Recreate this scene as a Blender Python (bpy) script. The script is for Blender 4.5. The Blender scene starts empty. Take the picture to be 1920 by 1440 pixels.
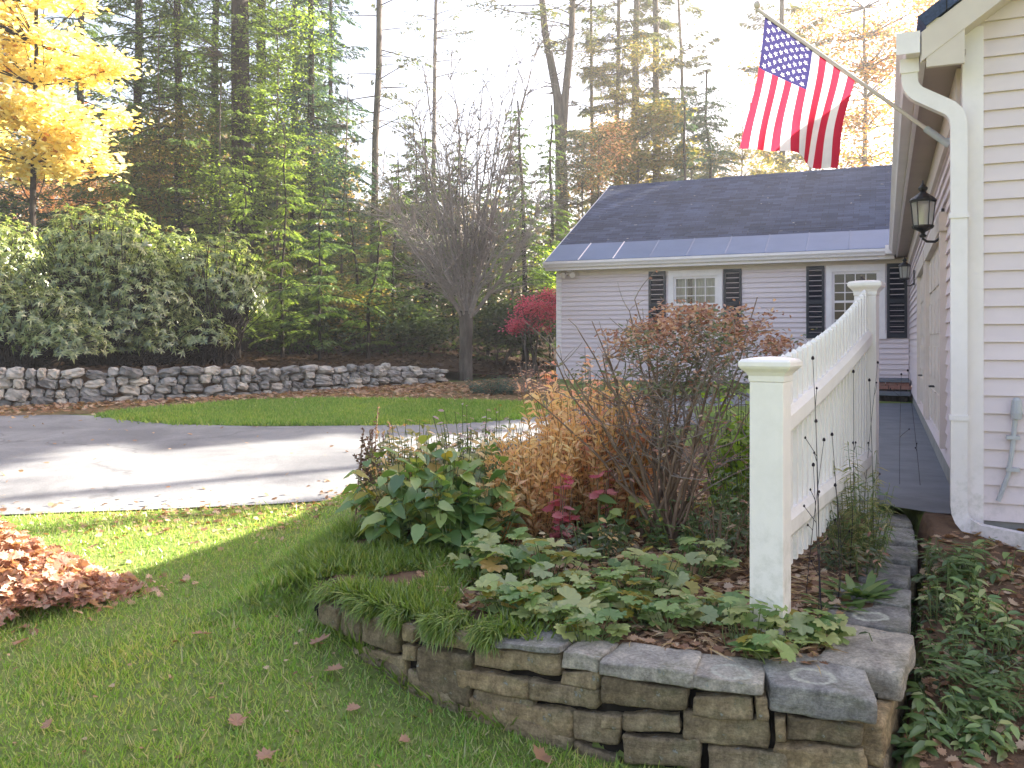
import bpy, math, random
import numpy as np
from mathutils import Vector, noise as mnoise

# ------------------------------------------------------------------ scene, camera, light
SC = bpy.context.scene
COL = SC.collection
EYE = 1.6
FPX = 1600.0                      # focal length in pixels of the 1920 px wide photograph

cam_d = bpy.data.cameras.new("camera")
cam = bpy.data.objects.new("camera", cam_d)
COL.objects.link(cam)
cam.location = (0, 0, EYE)
cam.rotation_euler = (math.radians(90), 0, 0)
cam_d.sensor_width = 36.0
cam_d.lens = 36.0 * FPX / 1920.0
cam_d.shift_y = -80.0 / 1920.0
cam_d.clip_start = 0.05
cam_d.clip_end = 2000
SC.camera = cam

SUN_AZ = math.atan2(0.894, 0.447)      # from +Y towards +X
SUN_EL = math.radians(24.8)
world = bpy.data.worlds.new("World")
SC.world = world
world.use_nodes = True
wn = world.node_tree.nodes
bg = wn["Background"]
sky = wn.new("ShaderNodeTexSky")
sky.sky_type = 'NISHITA'
sky.sun_disc = False
sky.sun_elevation = SUN_EL
sky.sun_rotation = SUN_AZ
sky.air_density = 1.0
sky.dust_density = 3.0
sky.ozone_density = 1.0
tint = wn.new("ShaderNodeMix"); tint.data_type = 'RGBA'; tint.blend_type = 'MULTIPLY'
tint.inputs[0].default_value = 1.0; tint.inputs[7].default_value = (1.13, 0.955, 0.905, 1)   # camera white balance
world.node_tree.links.new(sky.outputs[0], tint.inputs[6])
world.node_tree.links.new(tint.outputs[2], bg.inputs[0])
bg.inputs[1].default_value = 0.08

sun_d = bpy.data.lights.new("sun", 'SUN')
sun_d.energy = 5.0
sun_d.angle = math.radians(0.5)
sun_d.color = (1.0, 0.93, 0.82)
sun = bpy.data.objects.new("sun", sun_d)
COL.objects.link(sun)
sv = Vector((math.cos(SUN_EL) * math.sin(SUN_AZ), math.cos(SUN_EL) * math.cos(SUN_AZ), math.sin(SUN_EL)))
sun.rotation_euler = sv.to_track_quat('Z', 'Y').to_euler()
sun.location = (20, 10, 30)

SC.view_settings.view_transform = 'Standard'
SC.view_settings.look = 'None'
SC.view_settings.exposure = 2.88
SC.view_settings.gamma = 1.0

RNG = np.random.default_rng(7)
PI = math.pi

# ------------------------------------------------------------------ helpers: placing
def at(px, py, Y):
    return np.array([(px - 960.0) / FPX * Y, Y, EYE - (py - 640.0) / FPX * Y])
def xat(px, Y):
    return (px - 960.0) / FPX * Y
def gp(px, py):                     # point of the sloping yard seen at a pixel
    Y = 1.777 / ((py - 640.0) / FPX + 0.052)
    return (xat(px, Y), Y)
def sstep(a, b, x):
    t = np.clip((x - a) / (b - a), 0, 1)
    return t * t * (3 - 2 * t)

# front garden wall: top front edge
WALL_PX = np.array([560, 610, 680, 750, 880, 1040, 1130, 1290, 1440, 1637.])
WALL_PY = np.array([1100, 1117, 1142, 1165, 1190, 1220, 1240, 1265, 1283, 1307.])
WALL_Y = FPX * (EYE - 0.38) / (WALL_PY - 640)
WALL_X = (WALL_PX - 960) / FPX * WALL_Y
def wall_y_px(px): return np.interp(px, WALL_PX, WALL_Y)
def wall_y_x(x): return np.interp(x, WALL_X, WALL_Y)
SIDE_Y = np.array([2.9, 3.43, 3.92, 4.9, 6.0])
SIDE_X = np.array([1.27, 1.59, 1.83, 2.33, 2.7])

def bed_z(X, Y):
    return 0.365 + 0.042 * (np.clip(Y, 2.8, 8) - 3.3)
def ground_z(X, Y):
    X = np.asarray(X, float); Y = np.asarray(Y, float)
    base = 0.052 * (np.clip(Y, 3.4, 18) - 3.4)
    mound = 0.20 * np.exp(-(((X + 1.05) / 0.8) ** 2 + ((Y - 4.3) / 0.85) ** 2))
    z = base + mound * np.clip(1 - base, 0, 1)
    xs = np.interp(Y, SIDE_Y, SIDE_X)
    ramp = np.clip(0.06 + (Y - 2.7) * 0.215, 0.0, 0.553)
    w = sstep(-0.05, 0.08, X - xs) * (Y > 2.0)
    z = np.maximum(z, ramp * w)
    bm = sstep(-1.75, -0.85, X) * (1 - sstep(7.2, 8.0, Y - 0.5 * (X + 1.3))) * sstep(0.06, 0.14, Y - wall_y_x(X)) * (1 - sstep(-0.12, -0.06, X - xs))
    bm = np.where(X < -0.9, bm * sstep(3.6, 4.6, Y), bm)
    z = z * (1 - bm) + np.maximum(bed_z(X, Y), z) * bm
    return z
def woods_z(X, Y):
    X = np.asarray(X, float); Y = np.asarray(Y, float)
    return 0.76 + 0.35 * sstep(0.2, -2.5, X) * 1.0 + 0.035 * np.clip(Y - 18, 0, 50)
def sstep_rev(a, b, x): return sstep(a, b, x)

# ------------------------------------------------------------------ helpers: meshes
class MB:
    def __init__(self):
        self.V = []; self.F = []; self.n = 0
    def add(self, V, F, mi=0):
        V = np.asarray(V, float).reshape(-1, 3)
        if isinstance(F, np.ndarray): fl = [F]
        else:
            by = {}
            for f in F: by.setdefault(len(f), []).append(f)
            fl = [np.array(a, dtype=np.int64) for a in by.values()]
        for f in fl: self.F.append((f + self.n, mi))
        self.V.append(V); self.n += len(V)
    def box(self, lo, hi, mi=0):
        x0, y0, z0 = lo; x1, y1, z1 = hi
        V = [(x0,y0,z0),(x1,y0,z0),(x1,y1,z0),(x0,y1,z0),(x0,y0,z1),(x1,y0,z1),(x1,y1,z1),(x0,y1,z1)]
        F = [(0,3,2,1),(4,5,6,7),(0,1,5,4),(1,2,6,5),(2,3,7,6),(3,0,4,7)]
        self.add(V, F, mi)
    def hexa(self, P, mi=0):        # 8 corner points, bottom ring then top ring
        self.add(P, [(0,3,2,1),(4,5,6,7),(0,1,5,4),(1,2,6,5),(2,3,7,6),(3,0,4,7)], mi)
    def quad(self, a, b, c, d, mi=0):
        self.add([a, b, c, d], [(0,1,2,3)], mi)
    def tube(self, P, R, n=6, mi=0, cap=True):
        P = np.asarray(P, float); R = np.broadcast_to(np.asarray(R, float), (len(P),))
        T = np.gradient(P, axis=0)
        T /= np.linalg.norm(T, axis=1)[:, None] + 1e-9
        ref = np.where((np.abs(T[:, 2]) > 0.9)[:, None], np.array([1., 0, 0]), np.array([0, 0, 1.]))
        A = np.cross(ref, T); A /= np.linalg.norm(A, axis=1)[:, None] + 1e-9
        for i in range(1, len(A)):   # keep the frame from flipping
            a = A[i-1] - T[i] * np.dot(A[i-1], T[i]); l = np.linalg.norm(a)
            if l > 1e-6: A[i] = a / l
        B = np.cross(T, A)
        ang = np.arange(n) * 2 * PI / n
        V = P[:, None, :] + R[:, None, None] * (np.cos(ang)[None, :, None] * A[:, None, :] + np.sin(ang)[None, :, None] * B[:, None, :])
        F = []
        m = len(P)
        i = np.arange(m - 1)[:, None] * n; j = np.arange(n)[None, :]; k = (j + 1) % n
        Q = np.stack([i + j, i + k, i + n + k, i + n + j], -1).reshape(-1, 4)
        self.add(V.reshape(-1, 3), Q, mi)
        if cap and n > 2:
            self.add(V[-1], [tuple(range(n))], mi); self.add(V[0], [tuple(range(n))[::-1]], mi)
    def lathe(self, prof, c=(0, 0, 0), n=16, mi=0, square=False, rot=0.0):
        ang = np.arange(n) * 2 * PI / n + rot
        V = []
        for r, z in prof:
            V += [(c[0] + r * math.cos(a), c[1] + r * math.sin(a), c[2] + z) for a in ang]
        F = []
        for i in range(len(prof) - 1):
            for j in range(n):
                k = (j + 1) % n
                F.append((i*n+j, i*n+k, (i+1)*n+k, (i+1)*n+j))
        F.append(tuple(range(n))[::-1]); F.append(tuple((len(prof)-1)*n + j for j in range(n)))
        self.add(V, F, mi)
    def inst(self, tpl, pos, xd, zd, sx, sy=None, mi=0):   # scatter a template
        TV, TF = tpl
        pos = np.asarray(pos, float); xd = np.asarray(xd, float); zd = np.asarray(zd, float)
        N = len(pos)
        if N == 0: return
        sx = np.broadcast_to(np.asarray(sx, float), (N,)); sy = sx if sy is None else np.broadcast_to(np.asarray(sy, float), (N,))
        xd = xd / (np.linalg.norm(xd, axis=1)[:, None] + 1e-9)
        yd = np.cross(zd, xd); yd /= np.linalg.norm(yd, axis=1)[:, None] + 1e-9
        zz = np.cross(xd, yd)
        V = pos[:, None, :] + (TV[None, :, 0, None] * sx[:, None, None]) * xd[:, None, :] + (TV[None, :, 1, None] * sy[:, None, None]) * yd[:, None, :] + (TV[None, :, 2, None] * sx[:, None, None]) * zz[:, None, :]
        k = len(TV)
        off = (np.arange(N) * k)[:, None, None]
        start = self.n
        self.V.append(V.reshape(-1, 3)); self.n += N * k
        by = {}
        for f in TF: by.setdefault(len(f), []).append(f)
        for fs in by.values():
            fa = np.array(fs, dtype=np.int64)
            self.F.append(((fa[None] + off).reshape(-1, fa.shape[1]) + start, mi))
    def build(self, name, mats, parent=None, smooth=False, loc=None, rotz=None):
        me = bpy.data.meshes.new(name)
        V = np.concatenate(self.V) if self.V else np.zeros((0, 3))
        if loc is not None: V = V - np.asarray(loc, float)
        me.vertices.add(len(V)); me.vertices.foreach_set("co", V.astype(np.float32).ravel())
        loops = np.concatenate([f.ravel() for f, _ in self.F])
        tot = np.concatenate([np.full(len(f), f.shape[1]) for f, _ in self.F])
        mi = np.concatenate([np.full(len(f), m) for f, m in self.F])
        st = np.concatenate([[0], np.cumsum(tot)[:-1]])
        me.loops.add(len(loops)); me.loops.foreach_set("vertex_index", loops.astype(np.int32))
        me.polygons.add(len(tot)); me.polygons.foreach_set("loop_start", st.astype(np.int32))
        try: me.polygons.foreach_set("loop_total", tot.astype(np.int32))
        except Exception: pass
        me.polygons.foreach_set("material_index", mi.astype(np.int32))
        me.polygons.foreach_set("use_smooth", np.full(len(tot), smooth))
        if not isinstance(mats, (list, tuple)): mats = [mats]
        for m in mats: me.materials.append(m)
        me.update(calc_edges=True)
        o = bpy.data.objects.new(name, me)
        COL.objects.link(o)
        if loc is not None: o.location = loc
        if parent is not None: o.parent = parent
        return o

def _part(mb, name, mat, parent, loc, smooth=False):
    L = np.asarray(loc, float)
    mb.V = [v - L for v in mb.V]
    return mb.build(name, mat, parent, smooth)

def tag(o, label=None, cat=None, group=None, kind=None):
    if label: o["label"] = label
    if cat: o["category"] = cat
    if group: o["group"] = group
    if kind: o["kind"] = kind
    return o
def thing(name, label, cat, loc=(0, 0, 0), rotz=0.0, group=None):
    o = bpy.data.objects.new(name, None)
    COL.objects.link(o)
    o.empty_display_size = 0.2
    o.location = loc; o.rotation_euler = (0, 0, rotz)
    return tag(o, label, cat, group)
def unit(v):
    v = np.asarray(v, float)
    return v / (np.linalg.norm(v, axis=-1, keepdims=True) + 1e-9)
def rdir(n, zlo=-1, zhi=1, rng=RNG):
    z = rng.uniform(zlo, zhi, n); a = rng.uniform(0, 2*PI, n); r = np.sqrt(np.clip(1 - z*z, 0, 1))
    return np.stack([r*np.cos(a), r*np.sin(a), z], 1)

# leaf templates: x along the leaf, y across, z the upper side
T_DIA = (np.array([(0,0,0),(.45,.5,.03),(1,0,-.04),(.45,-.5,.03)]), [(0,3,2,1)])
T_FOLD = (np.array([(0,0,0),(.3,.42,.07),(.7,.34,.03),(1,0,-.12),(.7,-.34,.03),(.3,-.42,.07),(.5,0,0)]), [(0,6,2,1),(6,3,2),(0,5,4,6),(6,4,3)])
T_LONG = (np.array([(0,0,0),(.35,.5,.02),(1,0,-.16),(.35,-.5,.02),(.5,0,-.03)]), [(0,4,2,1),(0,3,2,4)])
def heart():
    mid = [(0,0),(.12,0),(.35,0),(.6,0),(.85,0),(1,0)]
    out = [(0,0),(-.07,.24),(.2,.45),(.52,.40),(.82,.17),(1,0)]
    V = []; F = []
    for x, _ in mid: V.append((x, 0, -.16 * x * x))
    for s in (1, -1):
        b = len(V)
        for x, y in out[1:5]: V.append((x, y * s, .10 * abs(y) * 1.6 - .18 * x * x + .02*math.sin(9*x)))
        idx = [0, b, b+1, b+2, b+3, 5]
        for i in range(5):
            f = (i, i+1, idx[i+1], idx[i]) if idx[i] != i and idx[i+1] != i+1 else None
            if i == 0: f = (0, 1, idx[1])
            if i == 4: f = (4, 5, idx[4])
            F.append(f if s < 0 else f[::-1])
    return np.array(V, float), F
T_HEART = heart()
def lobed(nl=8, depth=.2, cup=.12, sub=4, cut=.42):
    V = [(0, 0, 0)]; n = nl * sub
    for i in range(n + 1):
        a = -PI + cut + (2*PI - 2*cut) * i / n
        ph = (i % sub) / sub
        r = .5 * (1 - depth * (2*abs(ph - .5)) ** 1.3)
        V.append((r * math.cos(a) , r * math.sin(a), cup * (r*2) ** 2 * .5 + .035 * math.cos(2*PI*ph)))
    F = [(0, i, i + 1) for i in range(1, n + 1)]
    return np.array(V, float), F
T_LOBED = lobed()
def maple():
    V = [(.35, 0, .02)]
    pts = [(0,.0),(.08,.06),(-.02,.26),(.16,.24),(.12,.5),(.34,.34),(.42,.56),(.6,.3),(.74,.34),(.78,.14),(1,0)]
    out = pts + [(x, -y) for x, y in pts[-2:0:-1]]
    for x, y in out: V.append((x, y, .14 * abs(y) + .12 * (x - .4) ** 2))
    n = len(out)
    return np.array(V, float), [(0, 1 + i, 1 + (i+1) % n) for i in range(n)]
T_MAPLE = maple()
def blade(w=.06, bend=.35, n=2):
    V = []; F = []
    for i in range(n):
        t = i / n
        V += [(t, -w*(1-.5*t), -bend*t*t), (t, w*(1-.5*t), -bend*t*t)]
    V.append((1, 0, -bend))
    for i in range(n - 1): F.append((2*i, 2*i+1, 2*i+3, 2*i+2))
    F.append((2*n-2, 2*n-1, 2*n))
    return np.array(V, float), F
T_BLADE = blade()
T_BLADE1 = blade(n=1)

# ------------------------------------------------------------------ materials
def newmat(name):
    m = bpy.data.materials.new(name); m.use_nodes = True
    nt = m.node_tree
    for n in list(nt.nodes): nt.nodes.remove(n)
    out = nt.nodes.new("ShaderNodeOutputMaterial")
    return m, nt, out
def ramp(nt, fac, cols, pos=None, interp='LINEAR'):
    r = nt.nodes.new("ShaderNodeValToRGB"); r.color_ramp.interpolation = interp
    n = len(cols); e = r.color_ramp.elements
    while len(e) < n: e.new(1.0)
    for i, c in enumerate(cols):
        e[i].position = pos[i] if pos else i / max(n - 1, 1)
        e[i].color = (c[0], c[1], c[2], 1)
    nt.links.new(fac, r.inputs[0])
    return r.outputs[0]
def texco(nt, kind='Object', scale=(1,1,1), rot=(0,0,0)):
    t = nt.nodes.new("ShaderNodeTexCoord"); m = nt.nodes.new("ShaderNodeMapping")
    m.inputs['Scale'].default_value = scale; m.inputs['Rotation'].default_value = rot
    nt.links.new(t.outputs[kind], m.inputs[0])
    return m.outputs[0]
def noise_tex(nt, vec, scale, detail=4, rough=.6, dist=0):
    n = nt.nodes.new("ShaderNodeTexNoise")
    n.inputs['Scale'].default_value = scale; n.inputs['Detail'].default_value = detail
    n.inputs['Roughness'].default_value = rough; n.inputs['Distortion'].default_value = dist
    nt.links.new(vec, n.inputs['Vector'])
    return n.outputs[0]
def mixc(nt, fac, a, b, mode='MIX'):
    m = nt.nodes.new("ShaderNodeMix"); m.data_type = 'RGBA'; m.blend_type = mode
    if hasattr(fac, 'links') or hasattr(fac, 'is_linked'): nt.links.new(fac, m.inputs[0])
    else: m.inputs[0].default_value = fac
    for s, i in ((a, 6), (b, 7)):
        if isinstance(s, tuple): m.inputs[i].default_value = (*s[:3], 1)
        else: nt.links.new(s, m.inputs[i])
    return m.outputs[2]
def bump(nt, h, strength=.3, dist=.01):
    b = nt.nodes.new("ShaderNodeBump"); b.inputs['Strength'].default_value = strength; b.inputs['Distance'].default_value = dist
    nt.links.new(h, b.inputs['Height'])
    return b.outputs[0]
def principled(nt, out, col, rough=.6, spec=.5, normal=None, metal=0):
    p = nt.nodes.new("ShaderNodeBsdfPrincipled")
    if isinstance(col, tuple): p.inputs['Base Color'].default_value = (*col[:3], 1)
    else: nt.links.new(col, p.inputs['Base Color'])
    if isinstance(rough, (int, float)): p.inputs['Roughness'].default_value = rough
    else: nt.links.new(rough, p.inputs['Roughness'])
    p.inputs['Specular IOR Level'].default_value = spec; p.inputs['Metallic'].default_value = metal
    if normal is not None: nt.links.new(normal, p.inputs['Normal'])
    nt.links.new(p.outputs[0], out.inputs[0])
    return p
def leaf_mat(name, cols, transl=.4, gloss=.06, rough=.35, tcol=None):
    m, nt, out = newmat(name)
    g = nt.nodes.new("ShaderNodeNewGeometry")
    c = ramp(nt, g.outputs['Random Per Island'], cols)
    d = nt.nodes.new("ShaderNodeBsdfDiffuse"); nt.links.new(c, d.inputs[0])
    t = nt.nodes.new("ShaderNodeBsdfTranslucent")
    tc = mixc(nt, 1.0, c, tcol or (1.5, 1.5, .8), 'MULTIPLY')
    nt.links.new(tc, t.inputs[0])
    mx = nt.nodes.new("ShaderNodeMixShader"); mx.inputs[0].default_value = transl
    nt.links.new(d.outputs[0], mx.inputs[1]); nt.links.new(t.outputs[0], mx.inputs[2])
    last = mx.outputs[0]
    if gloss > 0:
        gl = nt.nodes.new("ShaderNodeBsdfGlossy"); gl.inputs['Roughness'].default_value = rough
        gl.inputs[0].default_value = (1, 1, 1, 1)
        m2 = nt.nodes.new("ShaderNodeMixShader"); m2.inputs[0].default_value = gloss
        nt.links.new(last, m2.inputs[1]); nt.links.new(gl.outputs[0], m2.inputs[2]); last = m2.outputs[0]
    nt.links.new(last, out.inputs[0])
    return m
def noisy(name, cols, scale=8, rough=.8, spec=.3, bstr=.3, bdist=.01, detail=6, stretch=(1,1,1), island=0.0, pos=None):
    m, nt, out = newmat(name)
    v = texco(nt, 'Object', stretch)
    n = noise_tex(nt, v, scale, detail)
    c = ramp(nt, n, cols, pos or [.3 + .4*i/max(len(cols)-1,1) for i in range(len(cols))])
    if island:
        g = nt.nodes.new("ShaderNodeNewGeometry")
        lo = 1 - island; k = ramp(nt, g.outputs['Random Per Island'], [(lo,lo,lo),(1.0,1.0,1.0),(1+island,1+island*.8,1+island*.5)])
        c = mixc(nt, 1.0, c, k, 'MULTIPLY')
    n2 = noise_tex(nt, v, scale * 4, 5)
    principled(nt, out, c, rough, spec, bump(nt, n2, bstr, bdist))
    return m

M = {}
M['siding'] = noisy('pale_pink_siding', [(.64,.54,.555),(.71,.605,.615)], 1.3, .55, .3, .08, .004, stretch=(.3,.3,3))
M['trim'] = noisy('white_painted_trim', [(.74,.67,.67),(.81,.74,.74)], 3, .45, .4, .04, .003)
M['tan_trim'] = noisy('cream_painted_wood', [(.56,.47,.41),(.64,.55,.49)], 3, .5, .3, .05, .003)
M['soffit'] = noisy('soffit_warm_bounce', [(.36,.29,.25),(.42,.34,.29)], 2, .6, .3, .05, .003)  # tan carries warm light bounced off the sunlit ground
M['fence'] = noisy('white_fence_paint', [(.80,.74,.69),(.87,.81,.76)], 6, .4, .4, .05, .002, stretch=(1,1,.3))
def grime(m, zlo, zhi, col, amt):
    nt = m.node_tree; p = [n for n in nt.nodes if n.type == 'BSDF_PRINCIPLED'][0]; src = p.inputs['Base Color'].links[0].from_socket
    t = nt.nodes.new("ShaderNodeNewGeometry"); sp = nt.nodes.new("ShaderNodeSeparateXYZ"); nt.links.new(t.outputs['Position'], sp.inputs[0])
    mr = nt.nodes.new("ShaderNodeMapRange"); mr.inputs['From Min'].default_value = zlo; mr.inputs['From Max'].default_value = zhi; mr.inputs['To Min'].default_value = 1; mr.inputs['To Max'].default_value = .12
    nt.links.new(sp.outputs['Z'], mr.inputs[0])
    n = ramp(nt, noise_tex(nt, t.outputs['Position'], 13, 7, .7), [(0,0,0),(1,1,1)], [.47,.66])
    mu = nt.nodes.new("ShaderNodeMath"); mu.operation = 'MULTIPLY'; nt.links.new(n, mu.inputs[0]); nt.links.new(mr.outputs[0], mu.inputs[1])
    m2 = nt.nodes.new("ShaderNodeMath"); m2.operation = 'MULTIPLY'; nt.links.new(mu.outputs[0], m2.inputs[0]); m2.inputs[1].default_value = amt
    nt.links.new(mixc(nt, m2.outputs[0], src, col), p.inputs['Base Color'])
grime(M['fence'], .4, .95, (.36,.34,.25), .6); grime(M['trim'], .5, 1.0, (.33,.32,.26), .6); grime(M['siding'], .6, 1.0, (.33,.30,.27), .4)
M['shutter'] = noisy('black_shutter_paint', [(.012,.013,.022),(.02,.021,.03)], 5, .45, .4, .05, .003)
M['iron'] = noisy('black_iron', [(.012,.012,.012),(.03,.027,.025)], 20, .45, .5, .2, .002)
M['concrete'] = noisy('foundation_concrete', [(.2,.19,.18),(.3,.29,.27)], 6, .9, .2, .3, .01)
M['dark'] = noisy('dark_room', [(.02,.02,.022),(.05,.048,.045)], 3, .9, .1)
M['curtain'] = noisy('pale_curtain', [(.5,.46,.4),(.62,.58,.52)], 4, .9, .1, .2, .02, stretch=(6,6,.3))
M['bark'] = noisy('grey_brown_bark', [(.05,.04,.034),(.10,.085,.07),(.16,.14,.12)], 7, .95, .1, .8, .04, stretch=(1,1,.25))
M['bark_dark'] = noisy('dark_bark', [(.022,.018,.015),(.05,.042,.035)], 7, .95, .1, .8, .04, stretch=(1,1,.25))
M['bark_pale'] = noisy('pale_grey_bark', [(.12,.10,.09),(.24,.21,.19)], 9, .9, .1, .6, .02, stretch=(1,1,.3))
M['twig'] = noisy('brown_twig', [(.13,.085,.055),(.25,.175,.12)], 14, .85, .2, .3, .003)
M['twig_grey'] = noisy('grey_twig', [(.19,.15,.12),(.32,.265,.22)], 14, .85, .2, .3, .003)
M['limb'] = noisy('pale_grey_limb', [(.20,.17,.15),(.34,.30,.27)], 12, .85, .2, .3, .004)
M['stem_dry'] = noisy('dry_stem', [(.25,.14,.05),(.40,.25,.10)], 14, .85, .2, .3, .003)
M['stem_green'] = noisy('green_stem', [(.09,.13,.04),(.16,.19,.07)], 14, .7, .2, .3, .003)
M['stem_dark'] = noisy('dark_stem', [(.03,.025,.03),(.06,.05,.05)], 14, .85, .2, .3, .003)
M['galv'] = noisy('grey_metal_pipe', [(.38,.38,.40),(.48,.48,.50)], 10, .5, .5, .1, .002)
M['brick'] = noisy('worn_red_brick', [(.22,.10,.08),(.34,.17,.13),(.30,.2,.17)], 12, .9, .2, .4, .01)
M['slate'] = noisy('bluestone', [(.10,.11,.13),(.16,.17,.19)], 4, .7, .4, .3, .01)

def stone_mat(name, cols, lichen=None):
    m, nt, out = newmat(name)
    v = texco(nt, 'Object')
    c = ramp(nt, noise_tex(nt, v, 7, 6, .65, .4), cols, [.32,.5,.68])
    oi = nt.nodes.new("ShaderNodeObjectInfo")
    k = ramp(nt, oi.outputs['Random'], [(.66,.64,.62),(1,.98,.94),(1.25,1.15,1.0)])
    c = mixc(nt, 1.0, c, k, 'MULTIPLY')
    v2 = texco(nt, 'Object', (1, 1, 5))
    strata = ramp(nt, noise_tex(nt, v2, 5, 5), [(.75,.74,.72),(1.2,1.18,1.12)], [.35,.6])
    c = mixc(nt, .7, c, strata, 'MULTIPLY')
    moss = ramp(nt, noise_tex(nt, v, 3.2, 6, .7), [(0,0,0),(.8,.8,.8)], [.56,.70])
    c = mixc(nt, moss, c, (.11,.115,.05))
    spk = ramp(nt, noise_tex(nt, v, 26, 4, .6), [(0,0,0),(1,1,1)], [.66,.70])
    c = mixc(nt, spk, c, (.36,.36,.32))
    if lichen:
        for (lx, ly, r, inner) in lichen:
            s = nt.nodes.new("ShaderNodeTexCoord"); d = nt.nodes.new("ShaderNodeVectorMath"); d.operation = 'DISTANCE'
            fl = nt.nodes.new("ShaderNodeVectorMath"); fl.operation = 'MULTIPLY'; fl.inputs[1].default_value = (1, 1.15, 0)
            wob = nt.nodes.new("ShaderNodeTexNoise"); wob.inputs['Scale'].default_value = 22; wob.inputs['Detail'].default_value = 3
            nt.links.new(s.outputs['Object'], wob.inputs['Vector'])
            nt.links.new(s.outputs['Object'], fl.inputs[0]); nt.links.new(fl.outputs[0], d.inputs[0]); d.inputs[1].default_value = (lx, ly*1.15, 0)
            ad = nt.nodes.new("ShaderNodeMath"); ad.operation = 'MULTIPLY_ADD'; nt.links.new(wob.outputs[0], ad.inputs[0]); ad.inputs[1].default_value = .035
            nt.links.new(d.outputs[1], ad.inputs[2])
            rr = r + .0175
            rr0 = ramp(nt, noise_tex(nt, s.outputs['Object'], 16, 4, .7), [(.55,.55,.55),(1,1,1)], [.36,.48])
            ring = ramp(nt, ad.outputs[0], [(inner,)*3, (inner,)*3, (1,1,1), (1,1,1), (0,0,0)], [0, rr*.72, rr*.82, rr*.95, rr*1.04])
            ring = mixc(nt, 1.0, ring, rr0, 'MULTIPLY')
            c = mixc(nt, ring, c, (.58,.57,.47))
    n2 = noise_tex(nt, v, 30, 6, .7)
    fine = ramp(nt, noise_tex(nt, v, 70, 5, .75), [(.62,.62,.62),(1.3,1.3,1.3)], [.32,.68])
    c = mixc(nt, 1.0, c, fine, 'MULTIPLY')
    n2 = noise_tex(nt, texco(nt, 'Object', (1,1,2.4)), 34, 9, .78)
    principled(nt, out, c, .9, .2, bump(nt, n2, 1.0, .02))
    return m
M['stone'] = stone_mat('brown_fieldstone', [(.17,.13,.085),(.36,.285,.185),(.52,.43,.30)])
M['cap'] = stone_mat('grey_capstone', [(.25,.24,.235),(.42,.405,.39),(.57,.55,.51)])
M['capA'] = stone_mat('grey_capstone_ring', [(.25,.24,.235),(.42,.405,.39),(.57,.55,.51)], [(-.0,-.04,.078,.25)])
M['capB'] = stone_mat('grey_capstone_half_ring', [(.25,.24,.235),(.42,.405,.39),(.57,.55,.51)], [(-.02,-.04,.085,.1)])
M['farstone'] = noisy('pale_fieldstone', [(.16,.155,.15),(.30,.29,.27),(.42,.40,.36)], 5, .9, .2, .5, .02, island=.45)

def asphalt():
    m, nt, out = newmat('weathered_asphalt')
    v = texco(nt, 'Object')
    c = ramp(nt, noise_tex(nt, v, .5, 6), [(.20,.20,.203),(.29,.29,.286)], [.3,.7])
    f = ramp(nt, noise_tex(nt, v, 90, 3, .7), [(.7,.7,.7),(1.2,1.2,1.2)], [.3,.7])
    c = mixc(nt, 1, c, f, 'MULTIPLY')
    vo = nt.nodes.new("ShaderNodeTexVoronoi"); vo.feature = 'DISTANCE_TO_EDGE'; vo.inputs['Scale'].default_value = .22
    wv = nt.nodes.new("ShaderNodeVectorMath"); wv.operation = 'ADD'
    nz = nt.nodes.new("ShaderNodeTexNoise"); nz.inputs['Scale'].default_value = 1.4; nz.inputs['Detail'].default_value = 6
    nt.links.new(v, nz.inputs['Vector']); nt.links.new(v, wv.inputs[0]); nt.links.new(nz.outputs['Color'], wv.inputs[1]); nt.links.new(wv.outputs[0], vo.inputs['Vector'])
    ck = ramp(nt, vo.outputs['Distance'], [(.72,.72,.72),(1,1,1)], [.002,.006])
    c = mixc(nt, 1, c, ck, 'MULTIPLY')
    st = ramp(nt, noise_tex(nt, v, .9, 7, .7, .5), [(.72,.72,.73),(1.08,1.08,1.07)], [.38,.62])
    c = mixc(nt, 1, c, st, 'MULTIPLY')
    n2 = noise_tex(nt, v, 120, 3)
    principled(nt, out, c, .85, .3, bump(nt, n2, .5, .006))
    return m
M['asphalt'] = asphalt()
M['earth'] = noisy('dark_gap_earth', [(.012,.01,.008),(.03,.025,.02)], 9, .95, .1)  # near-black, so the gaps between the wall stones look shaded
def soil(name, cols, sc=3, bd=.03):
    m, nt, out = newmat(name)
    v = texco(nt, 'Object')
    c = ramp(nt, noise_tex(nt, v, sc, 8, .7), cols)
    vo = nt.nodes.new("ShaderNodeTexVoronoi"); vo.inputs['Scale'].default_value = 22
    nt.links.new(v, vo.inputs['Vector'])
    c2 = mixc(nt, .5, c, ramp(nt, vo.outputs['Distance'], [(.7,.7,.7),(1.25,1.2,1.1)], [.1,.7]), 'MULTIPLY')
    n2 = noise_tex(nt, v, 25, 6, .7)
    principled(nt, out, c2, .95, .1, bump(nt, n2, .8, bd))
    return m
M['lawn_soil'] = soil('lawn_ground', [(.11,.16,.04),(.16,.22,.055),(.20,.23,.08),(.26,.22,.13)], 1.6)
M['bed_soil'] = soil('leafy_bed_soil', [(.09,.055,.035),(.16,.10,.065),(.24,.16,.10)], 5)
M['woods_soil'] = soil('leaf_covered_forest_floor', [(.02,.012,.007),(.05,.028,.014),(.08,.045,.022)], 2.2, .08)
M['verge'] = soil('leaf_strewn_verge', [(.13,.075,.045),(.22,.13,.08),(.12,.12,.05),(.27,.18,.12)], 3)

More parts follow.
